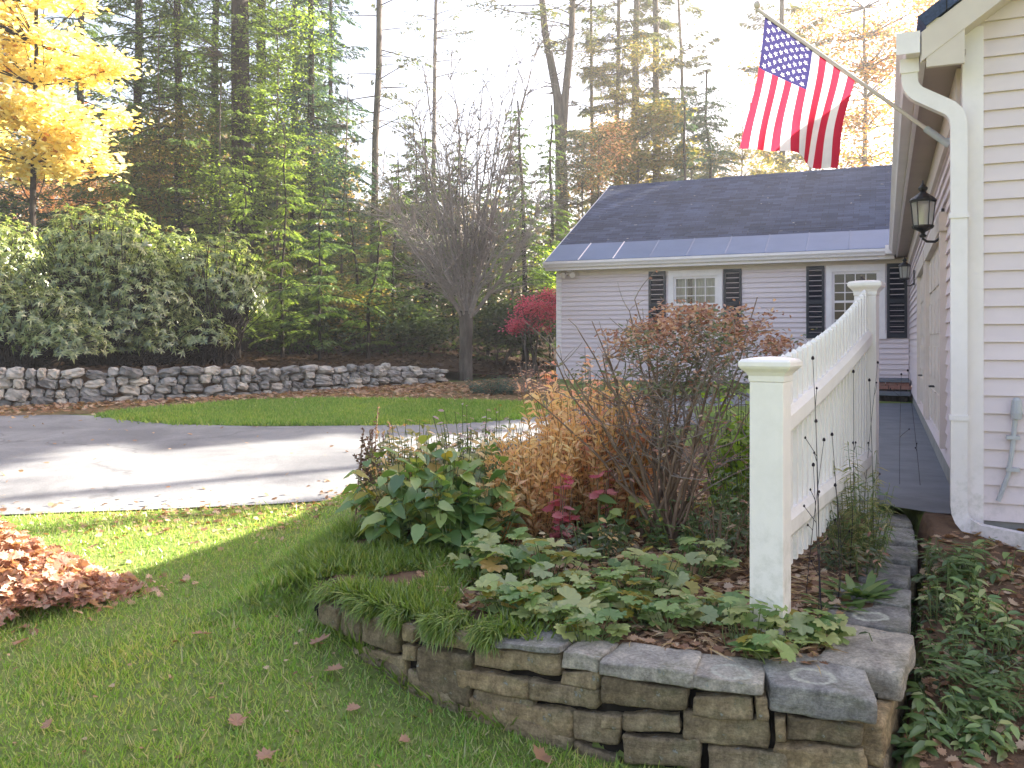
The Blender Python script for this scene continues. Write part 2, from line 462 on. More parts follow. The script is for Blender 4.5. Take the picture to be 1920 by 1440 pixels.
M['grass'] = leaf_mat('lawn_grass', [(.14,.25,.045),(.20,.35,.055),(.28,.43,.08),(.37,.41,.13),(.48,.43,.25)], .35, .03)
def patchy(m, lo, hi, sc):
    nt = m.node_tree; v = texco(nt, 'Object')
    k = ramp(nt, noise_tex(nt, v, sc, 5, .65), [lo, (1,1,1), hi], [.36,.5,.64])
    for n in nt.nodes:
        if n.type in ('BSDF_DIFFUSE',):
            src = n.inputs[0].links[0].from_socket
            nt.links.new(mixc(nt, 1, src, k, 'MULTIPLY'), n.inputs[0])
patchy(M['grass'], (.72,.9,.8), (1.45,1.2,.95), .9)
M['grass_far'] = leaf_mat('far_grass', [(.12,.24,.03),(.18,.32,.045),(.25,.38,.06),(.34,.38,.12)], .35, .03)  # blade colours of the lawn strip beyond the driveway
M['moundgrass'] = leaf_mat('long_garden_grass', [(.09,.15,.025),(.15,.23,.035),(.21,.30,.05),(.30,.31,.09)], .35, .04)
M['litter'] = leaf_mat('brown_fallen_leaves', [(.20,.10,.055),(.34,.19,.11),(.45,.29,.18),(.55,.42,.30)], .25, .03)
M['litter_pile'] = leaf_mat('raked_leaves', [(.24,.11,.075),(.40,.21,.145),(.52,.32,.24),(.60,.44,.35)], .35, .03)
M['litter_shade'] = leaf_mat('shade_brown_leaves', [(.03,.018,.01),(.06,.034,.02),(.10,.06,.035)], .25, .03)  # darker copy of the litter; shade under the trees put into the colour
M['litter_red'] = leaf_mat('russet_fallen_leaves', [(.20,.085,.055),(.33,.16,.10),(.43,.25,.17),(.50,.34,.26)], .3, .03)
M['rhodo'] = leaf_mat('rhododendron_leaves', [(.07,.12,.03),(.14,.20,.05),(.27,.33,.11),(.48,.50,.24)], .5, .09, .36)
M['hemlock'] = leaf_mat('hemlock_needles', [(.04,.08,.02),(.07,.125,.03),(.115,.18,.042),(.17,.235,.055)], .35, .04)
M['hemlock_lit'] = leaf_mat('sunlit_hemlock_needles', [(.09,.14,.03),(.15,.22,.045),(.23,.30,.07)], .45, .04)  # lighter hemlock copy; sunlight on the needles put into the colour
M['blue_needles'] = leaf_mat('blue_green_needles', [(.03,.06,.045),(.05,.10,.07),(.08,.14,.09)], .35, .05)
M['straw'] = leaf_mat('dry_straw_stems', [(.34,.22,.12),(.48,.35,.20),(.58,.46,.31)], .3, .03)
M['limegreen'] = leaf_mat('light_green_leaves', [(.10,.16,.03),(.18,.27,.04),(.28,.37,.07)], .5, .03)
M['pine'] = leaf_mat('pine_needles', [(.05,.08,.04),(.08,.11,.05),(.13,.14,.06),(.18,.15,.07)], .4, .04)
M['yellow'] = leaf_mat('yellow_maple_leaves', [(.74,.56,.14),(.84,.70,.24),(.88,.80,.40),(.90,.85,.55)], .5, .03, tcol=(1.1,1.12,1.0))
M['orange'] = leaf_mat('orange_oak_leaves', [(.28,.10,.015),(.45,.20,.03),(.55,.30,.06),(.30,.24,.06)], .5, .03, tcol=(1.3,1.2,.8))
M['olive'] = leaf_mat('olive_leaves', [(.10,.12,.03),(.18,.18,.05),(.26,.21,.06),(.32,.20,.08)], .45, .03)
M['pinkish'] = leaf_mat('pinkish_orange_leaves', [(.68,.32,.22),(.78,.46,.32),(.80,.60,.45)], .5, .03)
M['red'] = leaf_mat('crimson_leaves', [(.68,.06,.15),(.82,.14,.26),(.88,.28,.38)], .45, .04, tcol=(1.3,1,1))
M['brownleaf'] = leaf_mat('dry_brown_leaves', [(.22,.10,.075),(.36,.18,.135),(.48,.28,.22),(.56,.40,.32)], .35, .03)
M['darkleaf'] = leaf_mat('dark_understory_leaves', [(.03,.055,.02),(.055,.09,.03),(.10,.13,.045)], .3, .04)
M['backwood'] = leaf_mat('far_autumn_foliage', [(.03,.05,.02),(.07,.08,.03),(.16,.12,.04),(.26,.17,.05),(.10,.07,.04)], .45, .02)
M['shrubleaf'] = leaf_mat('grey_green_shrub_leaves', [(.08,.11,.06),(.12,.15,.08),(.18,.19,.11),(.22,.17,.11)], .35, .05)
M['hydrangea'] = leaf_mat('large_green_leaves', [(.07,.145,.045),(.13,.225,.06),(.22,.32,.08),(.36,.38,.11)], .35, .07, .4)
M['yellowing'] = leaf_mat('yellowing_leaves', [(.20,.20,.03),(.32,.27,.04),(.40,.26,.08)], .4, .05)
M['mantle'] = leaf_mat('pale_lobed_leaves', [(.11,.20,.055),(.19,.29,.08),(.29,.37,.12),(.42,.42,.17),(.24,.30,.14)], .3, .05, .45)
M['golden'] = leaf_mat('golden_orange_fronds', [(.68,.40,.15),(.76,.53,.25),(.80,.65,.38),(.70,.38,.22)], .45, .03, tcol=(1.3,1.2,.9))
M['pinkleaf'] = leaf_mat('rose_red_leaves', [(.55,.10,.14),(.66,.20,.22),(.68,.32,.30)], .4, .04, tcol=(1.2,1,1))
M['fern'] = leaf_mat('fern_green', [(.08,.14,.045),(.12,.20,.06),(.19,.25,.08)], .35, .05)
M['limeleaf'] = leaf_mat('lime_leaves', [(.20,.32,.03),(.32,.46,.05),(.42,.52,.09)], .45, .05)
M['yellowshade'] = leaf_mat('yellow_green_leaves', [(.18,.20,.06),(.28,.27,.09),(.33,.28,.13)], .4, .05)
M['seed'] = noisy('dark_seedhead', [(.018,.014,.018),(.04,.03,.035)], 60, .95, .1, .8, .004)
M['petal'] = leaf_mat('faded_pink_flowers', [(.45,.30,.28),(.58,.45,.42),(.6,.54,.5)], .4, .02, tcol=(1.1,1,1))
M['spike'] = leaf_mat('brown_purple_spikes', [(.09,.045,.045),(.16,.085,.07),(.22,.14,.12)], .3, .02)

def roof_mat():
    m, nt, out = newmat('dark_asphalt_shingles')
    v = texco(nt, 'Object')
    br = nt.nodes.new("ShaderNodeTexBrick")
    br.inputs['Scale'].default_value = 1.0; br.inputs['Brick Width'].default_value = .31; br.inputs['Row Height'].default_value = .125
    br.inputs['Mortar Size'].default_value = .004; br.offset = .37
    br.inputs['Color1'].default_value = (.022,.034,.072,1); br.inputs['Color2'].default_value = (.055,.075,.14,1); br.inputs['Mortar'].default_value = (.012,.013,.016,1)
    nt.links.new(v, br.inputs['Vector'])
    n = noise_tex(nt, v, 60, 4, .7)
    g = ramp(nt, n, [(.6,.6,.6),(1.35,1.35,1.35)], [.3,.7])
    c = mixc(nt, 1, br.outputs['Color'], g, 'MULTIPLY')
    st = ramp(nt, noise_tex(nt, texco(nt, 'Object', (1,.35,1)), .9, 4), [(.8,.8,.8),(1.15,1.15,1.15)], [.35,.65])
    c = mixc(nt, 1, c, st, 'MULTIPLY')
    fl = ramp(nt, noise_tex(nt, texco(nt,'Object',(1,2,1)), 7, 2, .5), [(0,0,0),(1,1,1)], [.73,.76])
    c = mixc(nt, fl, c, (.42,.38,.33))
    principled(nt, out, c, .8, .35, bump(nt, n, .5, .006))
    return m
M['shingle'] = roof_mat()
def metal_belt():
    m, nt, out = newmat('blue_grey_metal')
    v = texco(nt, 'Object')
    c = ramp(nt, noise_tex(nt, v, 1.2, 5), [(.07,.105,.19),(.10,.145,.25)], [.3,.7])
    principled(nt, out, c, .42, .5, bump(nt, noise_tex(nt, v, 3, 3), .15, .02), .0)
    return m
M['belt'] = metal_belt()
def glass_mat():
    m, nt, out = newmat('window_glass')
    t = nt.nodes.new("ShaderNodeBsdfTransparent"); t.inputs[0].default_value = (.82,.86,.86,1)
    g = nt.nodes.new("ShaderNodeBsdfGlossy"); g.inputs['Roughness'].default_value = .02
    f = nt.nodes.new("ShaderNodeFresnel"); f.inputs[0].default_value = 1.7
    mx = nt.nodes.new("ShaderNodeMixShader")
    nt.links.new(f.outputs[0], mx.inputs[0]); nt.links.new(t.outputs[0], mx.inputs[1]); nt.links.new(g.outputs[0], mx.inputs[2])
    nt.links.new(mx.outputs[0], out.inputs[0])
    return m
M['glass'] = glass_mat()
def cloth(name, c):
    m, nt, out = newmat(name)
    v = texco(nt, 'Object')
    w = ramp(nt, noise_tex(nt, v, 12, 4), [tuple(x*.9 for x in c), c], [.3,.7])
    d = nt.nodes.new("ShaderNodeBsdfDiffuse"); nt.links.new(w, d.inputs[0])
    t = nt.nodes.new("ShaderNodeBsdfTranslucent"); nt.links.new(w, t.inputs[0])
    mx = nt.nodes.new("ShaderNodeMixShader"); mx.inputs[0].default_value = .5
    nt.links.new(d.outputs[0], mx.inputs[1]); nt.links.new(t.outputs[0], mx.inputs[2])
    nt.links.new(mx.outputs[0], out.inputs[0])
    return m
M['flag_red'] = cloth('flag_red', (.55,.035,.07)); M['flag_white'] = cloth('flag_white', (.82,.80,.80)); M['flag_blue'] = cloth('flag_blue', (.045,.04,.13))

# ------------------------------------------------------------------ setting: ground, driveway, walk
def struct(o, label=None):
    o["kind"] = "structure"
    if label: o["label"] = label
    return o
def grid_lines():
    xs = np.unique(np.concatenate([np.linspace(-300,-12,20), np.linspace(-12,-3,46), np.linspace(-3,3.2,140), np.linspace(3.2,14,40), np.linspace(14,300,20)]))
    ys = np.unique(np.concatenate([np.linspace(-60,0,10), np.linspace(0,2.2,14), np.linspace(2.2,9,150), np.linspace(9,24,50), np.linspace(24,400,30)]))
    return xs, ys
xs, ys = grid_lines()
GX, GY = np.meshgrid(xs, ys)
GZ = ground_z(GX, GY)
mb = MB()
nx = len(xs); ny = len(ys)
ii = (np.arange(ny-1)[:, None]*nx + np.arange(nx-1)[None]).reshape(-1)
mb.add(np.stack([GX, GY, GZ], -1), np.stack([ii, ii+1, ii+nx+1, ii+nx], 1))
struct(mb.build('ground', M['lawn_soil'], smooth=True), 'grassy yard sloping gently up towards the house and woods')

def resample(P, n):
    P = np.asarray(P, float)
    d = np.concatenate([[0], np.cumsum(np.linalg.norm(np.diff(P, axis=0), axis=1))])
    t = np.linspace(0, d[-1], n)
    return np.stack([np.interp(t, d, P[:, k]) for k in range(P.shape[1])], 1)
def ruled(name, A, B, n, m, zf, dz, mat):
    A = resample(A, n); B = resample(B, n)
    t = np.linspace(0, 1, m)[:, None, None]
    P = A[None] * (1 - t) + B[None] * t
    Z = zf(P[..., 0], P[..., 1]) + dz
    V = np.concatenate([P, Z[..., None]], -1)
    i = (np.arange(m-1)[:, None]*n + np.arange(n-1)[None]).reshape(-1)
    mb = MB(); mb.add(V, np.stack([i, i+1, i+n+1, i+n], 1))
    return struct(mb.build(name, mat, smooth=True))
near = [gp(*p) for p in [(-900,985),(-300,976),(0,968),(100,964),(300,957),(500,948),(660,938),(730,918),(800,885),(900,858),(1000,838),(1150,815),(1350,792),(1560,775)]]
far_ = [gp(*p) for p in [(-900,802),(-300,788),(0,781),(120,779),(190,781),(250,791),(330,797),(500,801),(700,799),(850,796),(980,787),(1060,770),(1200,745),(1420,736)]]
def flat_base(X, Y): return np.maximum(0.052*(np.clip(Y,3.4,18)-3.4), 0) + 0*X
DRIVE_NEAR, DRIVE_FAR = near, far_
ruled('driveway', near, far_, 160, 24, flat_base, 0.012, M['asphalt'])
WALLF = [(-1400,800),(-600,781),(-200,772),(0,764),(200,755),(400,745),(560,735),(700,727),(840,718)]   # base of the retaining wall
WALLP = np.array([gp(*p) for p in WALLF])
ruled('verge', [gp(*p) for p in [(-900,800),(-300,787),(0,780),(120,778),(200,776),(320,768),(450,757),(620,752),(800,755),(985,762),(1050,745)]],
      list(map(tuple, WALLP)) + [gp(950,706), gp(1040,705)], 120, 8, flat_base, 0.008, M['verge'])

# raised bed and the leaf mould on it
bxs = np.linspace(-1.0, 1.2, 24)
front = [(x, float(wall_y_x(x)) + .12) for x in bxs]
back = [(-1.15, 7.2), (0.2, 7.9), (1.6, 8.4), (3.0, 8.6)]
def gz(X, Y): return ground_z(X, Y)
ruled('garden_bed', front, back, 90, 60, lambda X, Y: np.maximum(ground_z(X, Y), bed_z(X, Y)*0 ) , 0.008, M['bed_soil'])
# strip of bed right of the fence, up to the side wall
ruled('side_bed', [(1.15,3.02),(1.45,3.5),(1.68,3.95),(2.2,4.95),(2.5,5.9)], [(0.9,3.25),(1.2,3.7),(1.45,4.2),(1.9,5.2),(2.2,6.1)], 40, 8, ground_z, 0.014, M['bed_soil'])
# shaded border between the side wall and the house
ruled('house_border', [(1.22,2.0),(1.27,2.85),(1.60,3.45),(1.84,3.95),(2.34,4.75),(2.36,5.2)], [(4.6,1.2),(4.4,2.2),(3.9,3.0),(3.4,3.9),(2.7,4.85),(2.72,5.1)], 60, 30, ground_z, 0.012, M['bed_soil'])

# forest floor behind the retaining wall
wl = resample(WALLP, 60)
tn = np.gradient(wl, axis=0); tn = unit(tn); nb = np.stack([-tn[:, 1], tn[:, 0]], 1)
edge = [tuple(p) for p in wl + nb * .15] + [(0.2, 20.0), (1.5, 25.5), (9, 34), (40, 40)]
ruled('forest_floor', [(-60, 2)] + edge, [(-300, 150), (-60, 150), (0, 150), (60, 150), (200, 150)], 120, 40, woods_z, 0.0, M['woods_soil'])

# ------------------------------------------------------------------ house
TH = -math.atan2(.4008, .9162)
CX, CY = 2.62, 4.92
U = np.array([.4008, .9162]); Vv = np.array([.9162, -.4008])
def hw(x, y, z=0.0):
    p = np.array([CX, CY]) + x * Vv + y * U
    return np.array([p[0], p[1], z])
house = thing('house', 'pale pink clapboard house with dark roof and low wing, white gutters and black shutters', 'house', (CX, CY, 0), TH)

YW = 12.3          # facade of the wing
XL = -7.13         # left end of the wing
RID = YW + 4.45    # wing ridge
W_EAVE, W_TOP = 3.36, 5.80
Z0 = 0.72
def siding(mb, origin, d, nrm, z0, z1, spans, exp=.1016, lap=.020, holes=()):
    """clapboard courses as real sloping boards; spans(z)->(a0,a1)"""
    d = np.array(d, float); nrm = np.array(nrm, float); o = np.array(origin, float)
    z = z0
    while z < z1 - .01:
        zt = min(z + exp, z1); a0, a1 = spans((z + zt) / 2)
        segs = [(a0, a1)]
        for (h0, h1, hz0, hz1) in holes:
            if hz0 <= (z + zt) / 2 <= hz1:
                ns = []
                for s0, s1 in segs:
                    if h1 <= s0 or h0 >= s1: ns.append((s0, s1)); continue
                    if h0 > s0: ns.append((s0, h0))
                    if h1 < s1: ns.append((h1, s1))
                segs = ns
        for s0, s1 in segs:
            if s1 - s0 < .01: continue
            def P(a, zz, out): return (o[0]+d[0]*a+nrm[0]*out, o[1]+d[1]*a+nrm[1]*out, zz)
            V = [P(s0,z,0),P(s1,z,0),P(s0,z,lap),P(s1,z,lap),P(s0,zt,.002),P(s1,zt,.002)]
            mb.add(V, [(0,1,3,2),(2,3,5,4),(0,2,4),(1,5,3)])
        z += exp

# main block: left wall (x=0), gable end (y=0)
HALF = 3.1; WID = 2*HALF; EZ = 3.36; PITCH = .71
def gable_span(z):
    c = max(0, (z - EZ - .12) / PITCH)
    return (c + .0, WID - c)
mb = MB(); siding(mb, (0,0,0), (1,0), (0,-1), .58, EZ+HALF-.05, gable_span)
mb.build('gable_wall', M['siding'], house)
mb = MB(); siding(mb, (0,0,0), (0,1), (-1,0), Z0, 3.3, lambda z: (0, YW), holes=[(1.55,4.25,.9,2.4),(4.5,6.7,.9,2.4)])
mb.build('side_wall', M['siding'], house)
mb = MB(); mb.box((.02,.02,.0),(WID-.02,22,3.3)); mb.build('wall_core', M['siding'], house)
mb = MB(); mb.box((-.004,-.004,0),(WID,.0,.575)); mb.box((-.004,.0,0),(.0,YW,Z0-.004)); mb.build('foundation', M['concrete'], house)
mb = MB(); mb.box((-.022,-.022,.56),(.085,-.0,3.40)); mb.box((-.024,.0,.56),(-.0,.085,3.20)); mb.build('corner_board', M['trim'], house)
# door bays on the side wall
for (a0, a1) in ((1.55, 4.25), (4.5, 6.7)):
    mb = MB()
    mb.box((-.055,a0,.80),(.0,a0+.14,2.42)); mb.box((-.055,a1-.14,.80),(.0,a1,2.42)); mb.box((-.062,a0-.04,2.42),(.0,a1+.04,2.56))
    c = mb.build('door_casing', M['tan_trim'], house)
    mb = MB(); mb.box((-.012,a0+.14,.80),(.01,a1-.14,2.42))
    nrow = 4; hh = (2.42-.80)/nrow; ncol = 4; ww = (a1-a0-.28)/ncol
    for r in range(nrow):
        for q in range(ncol):
            mb.box((-.024, a0+.14+ww*q+.07, .80+hh*r+.06), (-.012, a0+.14+ww*(q+1)-.07, .80+hh*(r+1)-.06))
    dr = mb.build('panel_door', M['tan_trim'], house)
    mb = MB(); mb.tube([(-.03,(a0+a1)/2-.06,1.2),(-.07,(a0+a1)/2-.06,1.2),(-.07,(a0+a1)/2+.06,1.2),(-.03,(a0+a1)/2+.06,1.2)], .008, 6); mb.build('handle', M['iron'], dr)

# main roof
OV = .26; RK = .22; L0 = -RK; L1 = 22.2
def slope_slab(mb, x0, z0, x1, z1, y0, y1, th, mi=0):
    n = unit(np.array([-(z1-z0), 0, (x1-x0)])); n = n if n[2] > 0 else -n
    dn = -n * th
    P = [(x0+dn[0],y0,z0+dn[2]),(x1+dn[0],y0,z1+dn[2]),(x1+dn[0],y1,z1+dn[2]),(x0+dn[0],y1,z0+dn[2]),(x0,y0,z0),(x1,y0,z1),(x1,y1,z1),(x0,y1,z0)]
    mb.hexa(P, mi)
RZ = EZ + .26
mb = MB()
slope_slab(mb, -OV, RZ-OV*PITCH, HALF, RZ+HALF*PITCH, L0, L1, .07)
slope_slab(mb, WID+OV, RZ-OV*PITCH, HALF+.002, RZ+HALF*PITCH, L0, L1, .07)
mb.build('roof', M['shingle'], house)
mb = MB()   # rake boards on the near gable
for sx, x0, x1 in ((1,-OV+.02,HALF),(-1,WID+OV-.02,HALF)):
    za = RZ - OV*PITCH + .0; zb = RZ + HALF*PITCH
    y0, y1 = L0+.012, L0+.045
    for (ya, yb, dz0, dz1) in ((y0,y1,-.085,-.25),):
        mb.hexa([(x0,ya,za+dz1),(x1,ya,zb+dz1),(x1,yb,zb+dz1),(x0,yb,za+dz1),(x0,ya,za+dz0),(x1,ya,zb+dz0),(x1,yb,zb+dz0),(x0,yb,za+dz0)])
mb.build('rake_board', M['tan_trim'], house)
mb = MB()   # rake soffit
for x0, x1 in ((-.02,HALF),(WID+.02,HALF)):
    za = RZ + (0 if x0 < 1 else 0)*PITCH; zb = RZ + HALF*PITCH
    mb.hexa([(x0,L0+.05,za-.27),(x1,L0+.05,zb-.27),(x1,-.016,zb-.27),(x0,-.016,za-.27),(x0,L0+.05,za-.24),(x1,L0+.05,zb-.24),(x1,-.016,zb-.24),(x0,-.016,za-.24)])
mb.build('rake_soffit', M['tan_trim'], house)
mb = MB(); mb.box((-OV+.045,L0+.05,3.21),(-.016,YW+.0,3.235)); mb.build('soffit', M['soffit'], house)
mb = MB(); mb.box((-OV+.015,L0+.05,3.19),(-OV+.042,YW-.1,3.36)); mb.build('fascia', M['trim'], house)
mb = MB(); mb.box((-.045,.09,2.98),(-.015,YW-.02,3.205)); mb.build('frieze_board', M['tan_trim'], house)
mb = MB(); mb.box((-OV+.044,L0+.016,3.15),(-.024,L0+.05,3.42)); mb.build('eave_return', M['tan_trim'], house)

def gutter(mb, path, out, up=.125, w=.12):
    """K-style trough swept along a straight path (two points), out = outward unit (x,y)"""
    prof = [(0,up),(0,0),(w*.6,0),(w*.72,.035),(w,.075),(w,up),(w-.008,up),(w-.008,.08),(w*.70,.043),(w*.57,.008),(.006,.008),(.006,up)]
    a, b = np.array(path[0], float), np.array(path[1], float); o = np.array([out[0], out[1], 0.])
    V = []; n = len(prof)
    for p in (a, b):
        for (q, z) in prof: V.append(p + o*q + np.array([0,0,z]))
    F = [(i, (i+1) % n, n + (i+1) % n, n + i) for i in range(n)]
    F += [tuple(range(n))[::-1], tuple(range(n, 2*n))]
    mb.add(V, F)
mb = MB(); gutter(mb, [(-OV+.012,L0+.02,3.235),(-OV+.012,YW-.50,3.235)], (-1,0)); mb.box((-OV-.112,L0+.014,3.237),(-OV+.012,L0+.0195,3.36))
mb.build('gutter', M['trim'], house)
# downspout at the near corner: outlet, offset elbow, long drop, foot along the ground
def rect_pipe(mb, P, w=.075, d=.055):
    P = np.array(P, float)
    P = resample(P, len(P)) if False else P
    T = np.gradient(P, axis=0); T = unit(T)
    V = []
    for p, t in zip(P, T):
        side = np.array([0, 1., 0]) if abs(t[1]) < .8 else np.array([1., 0, 0])
        a = unit(np.cross(t, side)); b = unit(np.cross(t, a))
        for sa, sb in ((-1,-1),(1,-1),(1,1),(-1,1)): V.append(p + a*sa*w/2 + b*sb*d/2)
    F = []
    for i in range(len(P)-1):
        for j in range(4): F.append((4*i+j, 4*i+(j+1)%4, 4*i+4+(j+1)%4, 4*i+4+j))
    F += [(3,2,1,0), tuple(4*len(P)-4+j for j in range(4))]
    mb.add(V, F)
def bez(a, b, c, n=6):
    t = np.linspace(0, 1, n)[:, None]; a, b, c = map(lambda q: np.array(q, float), (a, b, c))
    return list((1-t)**2*a + 2*t*(1-t)*b + t*t*c)
yd = -.075
ox = -OV-.04; dx = -.045
path = [(ox,yd,3.24),(ox,yd,3.16)] + bez((ox,yd,3.13),(ox,yd,3.05),(ox+.07,yd,3.015)) + bez((dx-.07,yd,2.945),(dx,yd,2.91),(dx,yd,2.82))
path += [(dx,yd,2.0),(dx,yd,1.3),(dx,yd,.82)] + bez((dx,yd,.66),(dx,yd,.545),(dx+.12,yd-.05,.53)) + [(dx+.45,yd-.24,.515),(dx+.85,yd-.46,.50)]
mb = MB(); rect_pipe(mb, path, .085, .065)
for zz in (2.3, 1.15): mb.box((dx-.05,yd-.04,zz),(dx+.05,-.023,zz+.03))
for q in (4.5,): pass
mb.box((ox-.05,yd-.04,3.155),(ox+.05,yd+.04,3.235))
mb.build('downspout', M['trim'], house)
# grey cable pipe on the gable end
mb = MB(); cx0 = .225
mb.tube([(cx0+.02,-.045,1.24),(cx0,-.045,1.0),(cx0-.02,-.045,.85),(cx0-.07,-.05,.70)], .013, 8)
mb.lathe([(.0,0),(.026,.005),(.03,.04),(.024,.11),(.012,.125)], (cx0+.02,-.05,1.16), 12)
for zz in (1.05,.87): mb.box((cx0-.03,-.06,zz),(cx0+.035,-.016,zz+.02))
mb.build('service_pipe', M['galv'], house)

# wing: facade y=YW facing -y, windows
def wing_x(px):                      # local x of the facade seen at a pixel
    k = (px - 960) / FPX
    p0 = hw(XL, YW)
    d = (p0[1]*k - p0[0]) / (Vv[0] - Vv[1]*k)
    return XL + d
def wing_z(px, py):
    p = hw(wing_x(px), YW); return EYE - (py - 640) / FPX * p[1]
WINS = []
zt, zb = wing_z(1530, 499), wing_z(1530, 634)
for (s0, s1, f0, f1, s2, s3) in ((1217,1249,1254,1355,1357,1391), (1512,1546,1549,1660,1663,1701)):
    WINS.append(tuple(wing_x(p) for p in (s0, s1, f0, f1, s2, s3)))
holes = [(w[2]+.1-XL, w[3]-.1-XL, zb+.12, zt-.12) for w in WINS]
mb = MB(); siding(mb, (XL,YW,0), (1,0), (0,-1), .76, 3.2, lambda z: (0, -XL-.02), lap=.032, holes=holes)
mb.build('wing_wall', M['siding'], house)
def end_span(z):
    if z < 3.2: return (0, 8.9)
    c = (z-3.2) * (4.45) / (W_TOP-.2-3.2); return (c, 8.9 - c)
mb = MB(); siding(mb, (XL,YW,0), (0,1), (-1,0), .76, W_TOP-.25, end_span); mb.build('wing_end_wall', M['siding'], house)
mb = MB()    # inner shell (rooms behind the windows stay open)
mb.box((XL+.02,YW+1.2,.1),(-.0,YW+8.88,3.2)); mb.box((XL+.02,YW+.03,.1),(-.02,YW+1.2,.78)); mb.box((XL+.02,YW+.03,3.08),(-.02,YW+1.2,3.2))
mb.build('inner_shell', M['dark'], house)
mb = MB(); mb.box((XL-.004,YW-.004,.1),(-.02,YW+.03,.755)); mb.box((XL-.004,YW+.031,.1),(XL+.02,YW+8.9,.755)); mb.build('wing_foundation', M['concrete'], house)
mb = MB(); mb.box((XL-.024,YW-.024,.755),(XL+.1,YW,3.2)); mb.box((XL-.024,YW,.755),(XL,YW+.1,3.2)); mb.build('wing_corner_board', M['trim'], house)
WOV = .34
for wi, w in enumerate(WINS):
    f0, f1 = w[2], w[3]
    win = MB()
    win.box((f0,YW-.045,zb),(f0+.11,YW+.06,zt)); win.box((f1-.11,YW-.045,zb),(f1,YW+.06,zt)); win.box((f0+.11,YW-.045,zt-.13),(f1-.11,YW+.06,zt))
    win.box((f0-.02,YW-.075,zb-.02),(f1+.02,YW+.06,zb+.09)); win.box((f0+.11,YW-.05,zb+.09),(f1-.11,YW+.06,zb+.13))
    wo = win.build('window', M['trim'], house)
    g = MB(); a0, a1, c0, c1 = f0+.11, f1-.11, zb+.13, zt-.13
    sw = .045
    g.box((a0,YW-.01,c0),(a0+sw,YW+.04,c1)); g.box((a1-sw,YW-.01,c0),(a1,YW+.04,c1)); g.box((a0+sw,YW-.01,c1-sw),(a1-sw,YW+.04,c1)); g.box((a0+sw,YW-.01,c0),(a1-sw,YW+.04,c0+sw))
    g.box((a0+sw,YW-.012,(c0+c1)/2-.022),(a1-sw,YW+.042,(c0+c1)/2+.022))
    g.build('frame', M['trim'], wo)
    g = MB()
    for k in range(1, 4):
        x = a0+sw + (a1-a0-2*sw)*k/4; g.box((x-.009,YW+.002,c0+sw),(x+.009,YW+.022,c1-sw))
    for k in (1, 2, 4, 5):
        z = c0+sw + (c1-c0-2*sw)*k/6; g.box((a0+sw,YW+.003,z-.009),(a1-sw,YW+.021,z+.009))
    g.build('muntin', M['trim'], wo)
    g = MB(); g.quad((a0+sw,YW+.028,c0+sw),(a1-sw,YW+.028,c0+sw),(a1-sw,YW+.028,c1-sw),(a0+sw,YW+.028,c1-sw)); g.build('pane', M['glass'], wo)
    if wi == 0:
        g = MB(); n = 40; xs_ = np.linspace(a0-.1, a1+.1, n); V = []
        for z in (c0-.1, c1+.1):
            V += [(x, YW+.16+.025*math.sin(i*1.3), z) for i, x in enumerate(xs_)]
        g.add(V, [(i, i+1, n+i+1, n+i) for i in range(n-1) if i < 13 or i > 15]); g.build('curtain', M['curtain'], wo)
    for (s0, s1) in ((w[0], w[1]), (w[4], w[5])):
        s = MB(); y0, y1 = YW-.05, YW-.015
        s.box((s0,y0,zb),(s0+.05,y1,zt)); s.box((s1-.05,y0,zb),(s1,y1,zt))
        for zc in (zb, (zb+zt)/2-.04, zt-.08): s.box((s0+.05,y0,zc),(s1-.05,y1,zc+.08))
        z = zb + .09
        while z < zt - .1:
            s.hexa([(s0+.05,y0+.006,z),(s1-.05,y0+.006,z),(s1-.05,y0+.012,z),(s0+.05,y0+.012,z),(s0+.05,y1-.006,z+.03),(s1-.05,y1-.006,z+.03),(s1-.05,y1,z+.03),(s0+.05,y1,z+.03)])
            z += .034
        s.box((s0+.04,y1-.004,zb+.01),(s1-.04,y1+.012,zt-.01))
        s.build('shutter', M['shutter'], house)
# wing roof: shingle courses as stepped boards, metal belt along the eave
ye = YW - WOV; sl = math.hypot(RID-ye, W_TOP-W_EAVE); XR = 3.0; xl = XL - .16
def rp(x, t, off=0):                 # point on the front slope, t metres from the eave
    f = t / sl; ny_, nz_ = -(W_TOP-W_EAVE)/sl, (RID-ye)/sl
    return (x, ye + (RID-ye)*f + ny_*off, W_EAVE + (W_TOP-W_EAVE)*f + nz_*off)
mb = MB(); BELT = 1.02
t = BELT - .03
while t < sl - .02:
    t1 = min(t + .135, sl)
    xlo = xl
    mb.add([rp(xlo,t,.0),rp(XR,t,.0),rp(xlo,t,.008),rp(XR,t,.008),rp(xlo,t1,.003),rp(XR,t1,.003)], [(0,1,3,2),(2,3,5,4),(0,2,4)])
    t = t1
y2 = 2*RID - ye
mb.add([(xl,RID,W_TOP+.004),(XR,RID,W_TOP+.004),(XR,y2,W_EAVE),(xl,y2,W_EAVE)], [(0,1,2,3)])
mb.add([(xl,ye+.02,W_EAVE-.03),(XR,ye+.02,W_EAVE-.03),(XR,RID,W_TOP-.03),(xl,RID,W_TOP-.03)], [(0,1,2,3)])
wr = mb.build('wing_roof', M['shingle'], house)
mb = MB()
n_c = int((XR-xl)/.3)
for i in range(n_c):                 # ridge caps
    x0 = xl + (XR-xl)*i/n_c; x1 = xl + (XR-xl)*(i+1)/n_c + .02
    mb.add([(x0,RID-.15,W_TOP-.06),(x0,RID,W_TOP+.03),(x0,RID+.15,W_TOP-.06),(x1,RID-.15,W_TOP-.075),(x1,RID,W_TOP+.018),(x1,RID+.15,W_TOP-.075)], [(0,3,4,1),(1,4,5,2),(0,1,2)])
mb.build('ridge_cap', M['shingle'], wr)
